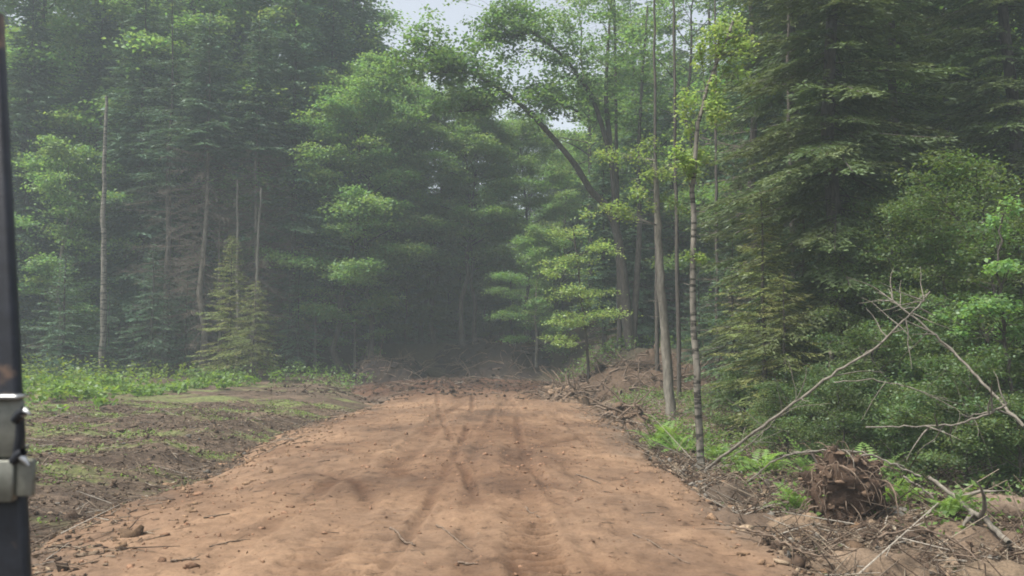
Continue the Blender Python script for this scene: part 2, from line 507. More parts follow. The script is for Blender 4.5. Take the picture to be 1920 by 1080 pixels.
m.add(np.stack([rx, ry, rzv], -1).reshape(-1, 3), np.stack([i + j, i + j + 1, i + nx + j + 1, i + nx + j], -1).reshape(-1, 4), tint.reshape(-1, 3))
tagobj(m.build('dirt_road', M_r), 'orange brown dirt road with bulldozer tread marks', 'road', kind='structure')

def top_z(x, y):
    x = np.asarray(x, float); y = np.asarray(y, float)
    a = ground_z(x, y)
    inside = (np.abs(x - road_c(y)) < 6.6) & (y < 50)
    return np.where(inside, np.maximum(a, road_top(x, y)), a)
def tz(x, y): return float(top_z(np.array([x]), np.array([y]))[0])

# ------------------------------------------------------------------ plant makers
def spray(mb, c, r, n, size, rng, tint=(1, 1, 1), flat=0.55, out=None, var=0.16):
    """a layered spray of leaves filling a flattened blob at c with radii r"""
    q = rng.normal(size=(n, 3)) * 0.5
    q[:, 2] += 0.12 - 0.35 * (q[:, 0] ** 2 + q[:, 1] ** 2)          # droops at the rim
    Pt = np.asarray(c) + q * np.asarray(r)
    D = rng.normal(size=(n, 3)); D[:, 2] = D[:, 2] * 0.35 - 0.25
    if out is not None: D += np.asarray(out) * 0.8
    N = rng.normal(size=(n, 3)) * flat; N[:, 2] += 1
    L = size * rng.uniform(0.7, 1.25, n)
    t = np.asarray(tint) * rng.uniform(1 - var, 1 + var, (n, 1)) * (1 + rng.normal(size=(n, 3)) * np.array((0.08, 0.04, 0.08)))
    mb.leaves(Pt, D, N, L, L * rng.uniform(0.6, 0.8, n), np.clip(t, 0.1, 2.2))

def curve(p0, d, L, n, rng, droop=0.0, wob=0.06):
    d = np.asarray(d, float); d = d / np.linalg.norm(d)
    pts = [np.asarray(p0, float)]
    for k in range(n):
        pts.append(pts[-1] + d * L / n)
        d = d + rng.normal(size=3) * wob + np.array((0, 0, droop)) / n
        d /= np.linalg.norm(d)
    return np.array(pts)

def broad_meshes(seed, H, cb, RR, limbs, subs, leafn, size, r0, mat, bark, open_=0.0, shape=0.6, spread=0.42):
    """(trunk mesh, crown mesh) of one broadleaf tree"""
    rng = np.random.default_rng(seed)
    tk, cr = MB(), MB()
    n = 12
    t = np.linspace(0, 1, n)
    path = np.stack([np.cumsum(rng.normal(size=n) * 0.012 * H), np.cumsum(rng.normal(size=n) * 0.012 * H), t * H], 1)
    path[0, :2] = 0; path[:, :2] -= path[0, :2]
    rad = r0 * (1 - t) ** 0.75 + 0.012
    rad[0] *= 1.35
    path[0, 2] = -0.15
    tk.tube(path, rad, 9, lump=0.03, rng=rng)
    for k in range(limbs):
        s = cb + (0.97 - cb) * ((k + rng.uniform(0, 1)) / limbs)
        pos = np.array([np.interp(s, t, path[:, q]) for q in range(3)])
        u = (s - cb) / (1 - cb)
        prof = (math.sin(math.pi * min(1, u * 0.85 + 0.12)) ** shape)
        L = RR * prof * rng.uniform(0.65, 1.15)
        a = k * 2.4 + rng.normal() * 0.3
        el = R(15 + 45 * u + rng.normal() * 8)
        d = (math.cos(a) * math.cos(el), math.sin(a) * math.cos(el), math.sin(el))
        lp = curve(pos, d, L, 6, rng, -0.25, 0.08)
        lr = np.linspace(max(0.012, float(np.interp(s, t, rad)) * 0.45), 0.008, 7)
        tk.tube(lp, lr, 5)
        for q in range(subs):
            v = 0.25 + 0.75 * (q + rng.uniform(0, 1)) / subs
            p = np.array([np.interp(v, np.linspace(0, 1, 7), lp[:, w]) for w in range(3)])
            da = a + rng.choice((-1, 1)) * rng.uniform(0.3, 1.2)
            sl = L * rng.uniform(0.18, 0.42) * (1.15 - 0.5 * v)
            sd_ = np.array((math.cos(da), math.sin(da), rng.uniform(-0.15, 0.45)))
            e = p + sd_ * sl
            tk.sticks([p], [e], 0.008, (1, 1, 1))
            if rng.uniform() < open_: continue
            tn = np.array((1.0, 1.0, 1.0)) * rng.uniform(0.82, 1.18) * np.array((rng.uniform(0.9, 1.2), 1, rng.uniform(0.85, 1.1)))
            rr_ = spread * rng.uniform(0.7, 1.3)
            spray(cr, p + (e - p) * 0.75, (rr_ * 1.35 + sl * 0.3, rr_ * 1.35 + sl * 0.3, rr_ * 0.55), int(leafn * rng.uniform(0.6, 1.3)), size, rng, tn, 0.55, sd_ * 0.6)
    return tk.mesh('trunk', bark), cr.mesh('crown', mat)

def conifer_meshes(seed, H, cb, RR, step, nb, mat, bark, r0, droop=0.5, blade=0.16, bw=0.030, dead=0.0, dens=1.0, power=0.8, thin=0.0):
    """(trunk, crown, dead boughs or None) of one spruce or fir"""
    rng = np.random.default_rng(seed)
    tk, cr, dd = MB(), MB(), MB()
    t = np.linspace(0, 1, 10)
    path = np.stack([rng.normal(size=10) * 0.004 * H, rng.normal(size=10) * 0.004 * H, t * H], 1)
    path[0] = (0, 0, -0.15)
    rad = r0 * (1 - t) + 0.01; rad[0] *= 1.25
    tk.tube(path, rad, 8, lump=0.03, rng=rng)
    z = dead * H if dead else cb * H
    while z < H * 0.985:
        tt = z / H
        u = (tt - cb) / (1 - cb)
        alive = u >= 0
        for b in range(rng.integers(nb - 1, nb + 2)):
            if alive and rng.uniform() < thin: continue
            a = rng.uniform(0, 2 * math.pi)
            if alive: L = RR * (1 - u) ** power * rng.uniform(0.65, 1.12) + 0.12
            else: L = RR * rng.uniform(0.25, 1.0)
            up = 0.25 * max(u, 0) + rng.normal() * (0.07 if alive else 0.28)
            zz = z + rng.uniform(-0.5, 0.5) * step
            ns = max(4, int(L / 0.3))
            s = np.linspace(0, 1, ns + 1)
            rz_ = up * L * s - droop * L * (s ** 1.6) * (1 - 0.45 * s) * (1 - 0.6 * max(u, 0))
            ca, sa = math.cos(a), math.sin(a)
            bp = np.stack([ca * L * s, sa * L * s, zz + rz_], 1)
            r_b = 0.006 + 0.010 * L
            if not alive:
                dd.sticks(bp[:-1], bp[1:], np.linspace(r_b, 0.006, ns), (1, 1, 1))
                nt = int(L / 0.10)
                sv = rng.uniform(0.2, 1, nt)
                p = np.stack([np.interp(sv, s, bp[:, q]) for q in range(3)], 1)
                d = np.stack([np.full(nt, ca), np.full(nt, sa), np.full(nt, -0.15)], 1) + rng.normal(size=(nt, 3)) * 0.6
                dd.sticks(p, p + d * rng.uniform(0.12, 0.42, (nt, 1)), 0.009, (1, 1, 1))
                continue
            tk.sticks(bp[:-1:2], bp[np.minimum(np.arange(0, ns, 2) + 2, ns)], r_b * 0.6, (1, 1, 1))
            nt = max(6, int(L / 0.085 * dens))
            sv = np.sort(rng.uniform(0.06, 1, nt))
            p = np.stack([np.interp(sv, s, bp[:, q]) for q in range(3)], 1)
            side = rng.choice((-1.0, 1.0), nt)
            ang = side * rng.uniform(0.5, 1.15, nt) * (1 - 0.45 * sv)
            l2 = (0.42 * L * (1.08 - sv) ** 0.8 + 0.10) * rng.uniform(0.6, 1.1, nt)
            l2 = np.minimum(l2, 0.95)
            d = np.stack([np.cos(a + ang), np.sin(a + ang), -0.18 - 0.25 * rng.uniform(0, 1, nt) * droop * 1.5], 1)
            k = np.maximum(1, (l2 / (blade * 0.50)).astype(int))
            idx = np.repeat(np.arange(nt), k)
            off = np.concatenate([np.arange(q) for q in k])
            fr = off / k[idx]
            P0 = p[idx] + d[idx] * (fr * l2[idx])[:, None]
            P0[:, 2] -= 0.12 * droop * (fr ** 2) * l2[idx]
            M = len(idx)
            sgn = np.where(off % 2 == 0, 1.0, -1.0)[:, None]
            lat = np.stack([-d[idx][:, 1], d[idx][:, 0], np.zeros(M)], 1) * sgn
            D = d[idx] + lat * rng.uniform(0.15, 0.75, (M, 1)) + rng.normal(size=(M, 3)) * 0.14
            N = np.array((0, 0, 1.0)) + rng.normal(size=(M, 3)) * 0.5
            Ls = blade * rng.uniform(0.7, 1.3, M)
            bt = rng.uniform(0.8, 1.22)
            tint = bt * rng.uniform(0.85, 1.15, (M, 1)) * np.ones((1, 3)) * np.array((rng.uniform(0.9, 1.15), 1, 1))
            cr.leaves(P0, D, N, Ls, bw * rng.uniform(0.8, 1.4, M), tint)
        z += step * (0.6 + 0.5 * (1 - max(u, 0))) * rng.uniform(0.8, 1.2)
    return (tk.mesh('trunk', bark), cr.mesh('crown', mat), dd.mesh('dead_boughs', M_deadbough) if dd.n else None)

def plant(kind, meshes, x, y, label, cat, group=None, s=1.0, rz=0.0, dz=-0.05, lean=(0, 0), names=('trunk', 'crown', 'dead_boughs')):
    e = empty(kind, (x, y, tz(x, y) + dz), rz, s)
    e.rotation_euler = (lean[0], lean[1], rz)
    tagobj(e, label, cat, group)
    for nm, me in zip(names, meshes):
        if me is None: continue
        o = bpy.data.objects.new(nm, me); COL.objects.link(o); o.parent = e
    return e

# --- tree stock (copies share these meshes)
SP = [conifer_meshes(1, 22, 0.10, 3.5, 0.36, 6, M_spruce, M_bark, 0.22, 0.55, 0.26, 0.085, dead=0.05, dens=1.5, power=0.65),
      conifer_meshes(2, 20, 0.16, 3.2, 0.36, 6, M_spruce, M_bark, 0.20, 0.6, 0.26, 0.085, dead=0.06, dens=1.5, power=0.65),
      conifer_meshes(3, 24, 0.30, 3.2, 0.42, 6, M_spruce, M_bark, 0.24, 0.5, 0.26, 0.085, dead=0.08, dens=1.5, power=0.65),
      conifer_meshes(4, 18, 0.04, 3.4, 0.32, 6, M_spruce, M_bark, 0.20, 0.45, 0.24, 0.080, dens=1.5, power=0.65)]
SPTHIN = conifer_meshes(5, 21, 0.45, 2.3, 0.5, 5, M_spruce, M_bark, 0.20, 0.4, 0.24, 0.06, dead=0.10, thin=0.15, power=0.6)
SPDEAD = conifer_meshes(6, 19, 0.62, 2.6, 0.28, 8, M_spruce, M_deadwood, 0.17, 0.35, 0.26, 0.075, dead=0.05, dens=1.3)
YF = [conifer_meshes(11, 6.8, 0.06, 1.9, 0.22, 6, M_youngspruce, M_bark, 0.085, 0.35, 0.13, 0.032, dens=1.1, power=0.85),
      conifer_meshes(12, 5.2, 0.03, 1.7, 0.20, 6, M_spruce, M_bark, 0.07, 0.3, 0.13, 0.032, dens=1.1),
      conifer_meshes(13, 7.5, 0.12, 1.9, 0.26, 5, M_spruce, M_bark, 0.09, 0.5, 0.15, 0.034, dens=1.1),
      conifer_meshes(14, 5.0, 0.20, 1.5, 0.20, 5, M_youngspruce, M_bark, 0.06, 0.55, 0.10, 0.022, dead=0.05, dens=1.5, power=0.7)]
BR = [broad_meshes(21, 18, 0.18, 4.9, 26, 12, 150, 0.19, 0.20, M_leaf, M_bark, 0.02, spread=0.5),
      broad_meshes(22, 16, 0.12, 4.5, 26, 12, 150, 0.19, 0.17, M_leaf, M_bark, 0.02, spread=0.5),
      broad_meshes(23, 20, 0.30, 4.7, 26, 12, 140, 0.19, 0.20, M_leaf, M_bark, 0.03, spread=0.5)]
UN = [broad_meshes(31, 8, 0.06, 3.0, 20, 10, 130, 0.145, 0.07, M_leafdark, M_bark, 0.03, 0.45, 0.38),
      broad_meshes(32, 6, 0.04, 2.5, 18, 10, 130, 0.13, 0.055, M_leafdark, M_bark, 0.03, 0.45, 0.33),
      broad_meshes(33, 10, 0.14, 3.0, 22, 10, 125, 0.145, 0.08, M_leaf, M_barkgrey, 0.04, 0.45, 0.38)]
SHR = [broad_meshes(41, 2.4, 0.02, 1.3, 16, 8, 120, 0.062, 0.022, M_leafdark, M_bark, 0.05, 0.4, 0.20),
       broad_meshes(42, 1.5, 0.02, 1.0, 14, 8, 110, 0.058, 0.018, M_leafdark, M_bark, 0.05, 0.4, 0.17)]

SPN = [conifer_meshes(51, 22, 0.07, 3.1, 0.36, 6, M_spruceolive, M_bark, 0.20, 0.75, 0.15, 0.042, dead=0.04, dens=2.0, power=0.6, thin=0.10),
       conifer_meshes(52, 20, 0.12, 2.7, 0.38, 6, M_spruceolive, M_bark, 0.18, 0.85, 0.15, 0.040, dead=0.05, dens=2.0, power=0.6, thin=0.12)]
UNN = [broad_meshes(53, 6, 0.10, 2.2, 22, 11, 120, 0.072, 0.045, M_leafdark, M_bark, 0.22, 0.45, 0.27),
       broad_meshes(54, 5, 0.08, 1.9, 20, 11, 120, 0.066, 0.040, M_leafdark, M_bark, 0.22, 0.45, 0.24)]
AIRY = [broad_meshes(55, 19, 0.35, 4.6, 26, 11, 50, 0.17, 0.16, M_leaf, M_bark, 0.45, spread=0.45),
        broad_meshes(56, 17, 0.30, 3.9, 24, 10, 50, 0.16, 0.14, M_leaf, M_bark, 0.45, spread=0.42)]

# ------------------------------------------------------------------ front row of the left wood
def at_px(kind, meshes, px, Y, label, cat, **k):
    return plant(kind, meshes, xat(px, Y), Y, label, cat, **k)

LW = 'trees at the front of the left wood'
at_px('maple_tree', UN[2], 112, 44.5, 'light green maple standing among the dark spruces nearest the black post', 'tree', group=LW, s=1.15, rz=0.5)
at_px('spruce_tree', SP[0], 40, 46, 'tall hazy spruce at the far left just beside the top of the black post', 'tree', group=LW, rz=1.0)
at_px('spruce_tree', SP[1], 258, 46, 'tall dark spruce with bare lower trunk right of the pale aspen trunk', 'tree', group=LW, s=1.12, rz=2.1)
at_px('spruce_tree', SPTHIN, 312, 44, 'thin straight spruce with dark bare trunk left of the grey half dead spruce', 'tree', group=LW, rz=4.1)
at_px('dead_spruce', SPDEAD, 380, 43.5, 'half dead spruce with a curtain of grey brown leafless boughs', 'tree', group=LW, rz=0.4)
at_px('dead_spruce', SPDEAD, 478, 44, 'slimmer half dead spruce behind the yellowish young fir on the left', 'tree', group=LW, s=(0.85, 0.85, 1.0), rz=3.0)
at_px('spruce_tree', SP[2], 545, 46, 'tall blue grey spruce standing over the dark gap left of the road end', 'tree', group=LW, s=1.0, rz=2.2)
at_px('spruce_tree', SP[1], 618, 48, 'tall spruce at the right edge of the spruces where the light green maples begin', 'tree', group=LW, s=1.1, rz=5.0)
at_px('spruce_tree', SP[3], 175, 50, 'broad dark spruce filling the gap behind the pale aspen trunk', 'tree', group=LW, s=1.15, rz=1.7)
at_px('spruce_tree', SP[0], 420, 52, 'tall dense spruce rising behind the two half dead spruces', 'tree', group=LW, s=1.08, rz=0.2)
at_px('spruce_tree', SP[3], 690, 56, 'spruce with pointed top against the sky at the left of the sky gap', 'tree', group=LW, s=1.22, rz=0.9)

for (px, Y, k, s_, rz_, lab) in (
    (70, 49, 2, 1.22, 0.3, 'tall hazy maple crown high at the top left corner'),
    (335, 50, 2, 1.25, 1.9, 'tall hazy maple crown between the thin spruce and the grey half dead spruce'),
    (600, 53, 2, 1.20, 3.1, 'tall hazy maple crown over the right end of the left wood'),
    (510, 50, 0, 1.22, 4.1, 'hazy maple crown between the half dead spruces and the blue grey spruce')):
    at_px('maple_tree', BR[k], px, Y, lab, 'tree', group=LW, s=s_, rz=rz_)

def pole_tree(name, label, pxs, Y, r, bark, twigs=10, cat='tree', group=None, seed=0, crown=None):
    """a slim trunk through pixel points (px, py) at depth Y; the first one is its foot"""
    rng = np.random.default_rng(900 + seed)
    x0 = xat(pxs[0][0], Y)
    e = empty(name, (x0, Y, tz(x0, Y) - 0.05)); tagobj(e, label, cat, group)
    o0 = np.array(e.location)
    pts = [P(a, b, Y) - o0 for a, b in pxs]
    pts[0] = np.array((0, 0, -0.1))
    pts = np.array(pts)
    t = np.linspace(0, 1, 24)
    tt = np.linspace(0, 1, len(pts))
    path = np.stack([np.interp(t, tt, pts[:, q]) for q in range(3)], 1)
    path[2:-1] += rng.normal(size=(21, 3)) * (0.012, 0.03, 0)
    rad = r * (1 - 0.62 * t); rad[0] *= 1.3
    m = MB(); m.tube(path, rad, 9, lump=0.05, rng=rng)
    k = rng.integers(6, 23, twigs)
    d = rng.normal(size=(twigs, 3)); d[:, 2] = np.abs(d[:, 2]) * 0.3 - 0.1
    m.sticks(path[k], path[k] + d * rng.uniform(0.15, 0.5, (twigs, 1)), 0.008, (1, 1, 1))
    m.build('trunk', bark, e)
    return e, path

pole_tree('aspen_trunk', 'pale slender aspen trunk bare between the spruces on the left', [(195, 700), (195, 560), (194, 400), (197, 270), (200, 180)], 42, 0.17, M_barkbirch, 14, group=LW, seed=1)
pole_tree('dead_snag', 'pale broken snag standing just above the yellowish young fir', [(446, 705), (446, 600), (445, 480), (445, 338)], 43, 0.12, M_barkgrey, 16, group=LW, seed=2)
pole_tree('dead_snag', 'short pale snag leaning right of the taller broken snag', [(478, 700), (480, 560), (484, 440), (490, 352)], 43, 0.11, M_barkgrey, 12, group=LW, seed=3)
pole_tree('dead_snag', 'thin grey snag low between the aspen and the yellowish young fir', [(411, 705), (411, 620), (410, 520), (412, 400)], 44, 0.08, M_barkgrey, 12, group=LW, seed=4)
pole_tree('dead_snag', 'faint grey snag in the dark gap right of the yellowish fir', [(592, 700), (592, 600), (590, 480)], 46, 0.09, M_barkgrey, 12, group=LW, seed=5)

YG = 'young firs at the foot of the left wood'
at_px('young_fir', YF[0], 432, 41, 'yellowish young fir with browning lower boughs left of the road', 'tree', group=YG, s=1.02, rz=0.3)
at_px('young_fir', YF[3], 478, 39, 'thin browned young fir leaning on the right side of the yellowish fir', 'tree', group=YG, s=0.95, rz=0.3)
at_px('young_fir', YF[1], 120, 40, 'bushy dark green young fir behind the ferns near the black post', 'tree', group=YG, s=1.15)
at_px('young_fir', YF[2], 285, 42, 'dark young fir with drooping boughs midway between aspen and yellowish fir', 'tree', group=YG, s=0.9, rz=1)
at_px('young_fir', YF[1], 205, 43, 'small dark fir at the foot of the pale aspen trunk', 'tree', group=YG, s=0.8, rz=2)
at_px('young_fir', YF[2], 350, 44, 'narrow dark fir close behind the left flank of the yellowish fir', 'tree', group=YG, s=0.75, rz=3)
at_px('young_fir', YF[2], 560, 45, 'dark fir in the shade right of the browned fir', 'tree', group=YG, s=0.8, rz=4)

# ------------------------------------------------------------------ broadleaf trees around the end of the road
CW = 'broadleaf trees behind the end of the road'
for (px, Y, k, s, rz, lab) in (
    (655, 52, 0, 0.98, 0.0, 'tall hazy green maple next to the last spruces left of the sky gap'),
    (735, 51, 1, 0.98, 1.2, 'light green maple with layered boughs left above the dark road end'),
    (815, 50.5, 2, 0.74, 2.6, 'rounded green maple directly above the dark road end'),
    (890, 49.5, 2, 0.66, 0.7, 'light green maple under the long leaning limb'),
    (648, 46.0, 0, 0.84, 4.4, 'full green maple between the dark left spruces and the left dirt mound'),
    (697, 46.5, 2, 0.84, 0.8, 'tall maple over the dark mound left of the road end'),
    (868, 48.6, 2, 0.74, 3.3, 'maple leaning its boughs over the dark road end from the middle'),
    (985, 50, 2, 0.64, 4.0, 'lower green maple between the dark road end and the leaning maple'),
    (1050, 57, 0, 0.66, 5.0, 'green maple right behind the trunk of the leaning maple')):
    at_px('maple_tree', BR[k], px, Y, lab, 'tree', group=CW, s=s, rz=rz)
for (px, Y, k, s, rz, lab) in (
    (665, 47, 2, 0.75, 1.0, 'slim young maple at the left side of the dark road end'),
    (760, 50, 0, 0.80, 2.0, 'young shade maple over the left dirt bank'),
    (1005, 46, 2, 0.72, 0.3, 'young maple with pale leaf layers right of the dark hollow')):
    at_px('young_maple', UN[k], px, Y, lab, 'tree', group='young maples round the dark road end', s=s, rz=rz)

for (px, Y, k, s, rz, lab) in (
    (790, 58, 1, 1.02, 0.4, 'airy tree with loose foliage at the left side of the sky gap'),
    (1095, 50, 0, 1.02, 2.2, 'airy tree left behind the crown of the leaning maple'),
    (1255, 46, 1, 1.10, 3.0, 'airy tree with sky showing through behind the slim maple'),
    (1365, 40, 1, 1.05, 4.0, 'airy tree with sky showing through right of the birch top'),
    (1180, 58, 0, 1.10, 5.0, 'airy tree far behind the fork of the leaning maple')):
    at_px('airy_tree', AIRY[k], px, Y, lab, 'tree', group=CW, s=s, rz=rz)

# the leaning maple with the long limb against the sky
def leaning_maple():
    rng = np.random.default_rng(77)
    Y0 = 38.0
    x0 = xat(1184, Y0)
    e = empty('leaning_maple', (x0, Y0, tz(x0, Y0) - 0.1))
    tagobj(e, 'large maple with a long bare limb arching left across the sky gap', 'tree')
    o0 = np.array(e.location)
    tk, cr = MB(), MB()
    def limb(pts, ra, rb, sides=9, sub=5):
        q = np.array([P(*p) for p in pts]) - o0
        t = np.linspace(0, 1, len(q)); tt = np.linspace(0, 1, len(q) * sub)
        pa = np.stack([np.interp(tt, t, q[:, k]) for k in range(3)], 1)
        ker = np.array((1, 2, 3, 2, 1)) / 9.0
        pad = np.concatenate([np.repeat(pa[:1], 2, 0), pa, np.repeat(pa[-1:], 2, 0)])
        pa = np.stack([np.convolve(pad[:, k], ker, 'valid') for k in range(3)], 1)
        tk.tube(pa, ra + (rb - ra) * tt ** 0.8, sides, lump=0.03, rng=rng)
        return pa
    foot = (1184, 672, 38)
    A = limb([foot, (1174, 560, 38), (1160, 440, 38), (1138, 385, 37.8), (1108, 360, 37.5), (1080, 310, 37), (1040, 262, 36.6), (1000, 218, 36), (958, 180, 35.6), (910, 150, 35.2), (862, 128, 35), (815, 100, 34.6), (768, 70, 34.2)], 0.24, 0.025)
    B = limb([foot, (1168, 560, 38.3), (1156, 430, 38.5), (1148, 300, 38.6), (1112, 180, 38.2), (1060, 108, 38), (1000, 60, 37.5), (930, 20, 37)], 0.22, 0.03)
    C_ = limb([(1148, 300, 38.6), (1135, 190, 39), (1140, 80, 39.4), (1150, -40, 40)], 0.15, 0.03)
    D_ = limb([foot, (1192, 560, 38.2), (1200, 430, 39), (1196, 300, 40), (1204, 150, 40.4), (1215, 0, 41)], 0.20, 0.04)
    E_ = limb([(1086, 210, 38), (1040, 190, 37.2), (1000, 170, 36.6)], 0.07, 0.02)
    F_ = limb([(1000, 60, 37.5), (960, 70, 37), (900, 75, 36.4)], 0.05, 0.015)
    G_ = limb([(958, 180, 35.6), (900, 205, 35.2), (858, 210, 35)], 0.05, 0.012)
    H_ = limb([(862, 128, 35), (820, 140, 34.6), (770, 120, 34.4)], 0.04, 0.012)
    tk.build('trunk', M_bark, e)
    def twigspray(p, n_, s_, tn, rad):
        spray(cr, p, rad, n_, s_, rng, tn, 0.6)
    for pa, lo, dens, rr_ in ((A, 0.56, 3, 1.0), (B, 0.5, 5, 1.3), (C_, 0.2, 5, 1.3), (D_, 0.45, 3, 1.2), (E_, 0.2, 4, 0.8), (F_, 0.1, 5, 1.0), (G_, 0.2, 4, 0.8), (H_, 0.1, 6, 0.9)):
        npt = len(pa); twA, twB = [], []
        for k in range(int(lo * npt), npt):
            for q in range(dens):
                d = rng.normal(size=3); d[2] = d[2] * 0.6 + 0.45
                p = pa[k] + d * rng.uniform(0.3, 1.0) * rr_
                twA.append(pa[k]); twB.append(p)
                tn = np.array((1, 1, 1)) * rng.uniform(0.8, 1.15)
                twigspray(p, int(rng.uniform(22, 60)), 0.17, tn, (0.5, 0.5, 0.2))
        tk2 = MB(); tk2.sticks(twA, twB, 0.010, (1, 1, 1)); tk2.build('twigs', M_bark, e)
    cr.build('crown', M_leaf, e)
leaning_maple()

# two slim yellow-green trees at the right edge of the road
def slim_tree(name, label, pxs, Y, r, bark, blobs, seed, size=0.12, leafm=None):
    e, path = pole_tree(name, label, pxs, Y, r, bark, 14, seed=seed)
    rng = np.random.default_rng(500 + seed)
    o0 = np.array(e.location)
    cr, tw = MB(), MB()
    for (px, py, dY, rx_, rz_, n_) in blobs:
        rx_ = rx_ * 0.8
        c = P(px, py, Y + dY) - o0
        j = int(np.argmin(np.linalg.norm(path - c - np.array((0, 0, -0.35)), axis=1)))
        k = max(3, int(n_ / 26))
        for q in range(k):
            p = c + rng.normal(size=3) * np.array((rx_, rx_ * 0.8, rz_ * 1.3)) * 0.62
            tw.sticks([path[j]], [p], 0.007, (1, 1, 1))
            spray(cr, p, (rx_ * 0.62, rx_ * 0.62, min(rz_, rx_) * 0.5 + 0.05), int(2.8 * n_ / k), size, rng, np.array((1, 1, 1)) * rng.uniform(0.8, 1.2), 0.55)
    tw.build('twigs', bark, e)
    cr.build('crown', leafm or M_leafyel, e)
slim_tree('slim_maple', 'slim grey trunked tree with yellow green tufts at the right road edge',
          [(1257, 787), (1251, 690), (1242, 560), (1236, 450), (1231, 350), (1228, 300)], 21.5, 0.14, M_barkgrey,
          [(1228, 330, 0, .5, .25, 170), (1160, 400, -.3, .55, .2, 190), (1190, 285, .2, .6, .3, 150), (1265, 385, .2, .35, .2, 90), (1215, 365, -.4, .4, .2, 110), (1290, 300, .3, .4, .3, 120), (1150, 280, .4, .4, .2, 80)], 11, 0.08)
slim_tree('slim_birch', 'thin mottled birch with a tall narrow yellow green top by the road',
          [(1312, 872), (1308, 760), (1302, 640), (1299, 500), (1300, 350), (1306, 250), (1330, 150), (1375, 40)], 14.2, 0.066, M_barkbirch,
          [(1290, 320, 0, .25, .2, 120), (1282, 240, .1, .3, .3, 150), (1340, 175, 0, .32, .35, 200), (1368, 90, 0, .42, .35, 230), (1300, 290, .1, .3, .2, 80), (1390, 40, .2, .3, .25, 100), (1330, 120, -.1, .25, .25, 110), (1290, 483, 0, .2, .06, 40)], 12, 0.075)
slim_tree('layered_maple', 'low maple with flat yellow green layers right of the dark road end',
          [(1108, 690), (1100, 640), (1092, 580), (1085, 500), (1075, 430)], 31, 0.06, M_bark,
          [(1085, 545, -.3, 1.0, .18, 300), (1105, 590, -.4, 1.1, .16, 320), (1068, 605, -.2, .8, .14, 220), (1062, 640, -.5, .6, .14, 190), (1070, 490, 0, .9, .2, 240), (1040, 510, 0, .6, .16, 120), (1120, 560, .3, .8, .15, 160), (1110, 460, .2, .8, .25, 200), (1060, 440, .2, .7, .25, 180)], 13, 0.095)

# trunks standing between them
TR = 'slim grey trunks on the right bank'
for (px, py, Y, tx, ty, r, lab) in (
    (1272, 720, 27, 1262, -80, .10, 'thin grey trunk between the slim tree and the birch'),
    (1232, 700, 30, 1226, -80, .11, 'grey trunk close behind the left of the slim maple'),
    (1162, 640, 40, 1150, -80, .16, 'grey trunk just left of the leaning maple foot'),
    (1345, 690, 29, 1340, -80, .09, 'thin dark trunk just right of the mottled birch')):
    pole_tree('grey_trunk', lab, [(px, py), ((px * 2 + tx) / 3, (py * 2 + ty) / 3), ((px + 2 * tx) / 3, (py + 2 * ty) / 3), (tx, ty)], Y, r * 0.75, M_bark, 16, group=TR, seed=int(px))

for (px, py, Y, tx, ty, r, lab) in (
    (1485, 735, 22, 1478, -90, .075, 'thin stem rising between the olive spruce and the stout spruce'),):
    pole_tree('thin_stem', lab, [(px, py), ((px * 2 + tx) / 3 + 4, (py * 2 + ty) / 3), ((px + 2 * tx) / 3 - 3, (py + 2 * ty) / 3), (tx, ty)], Y, r, M_bark, 22, group='thin stems in the right wood', seed=int(px))

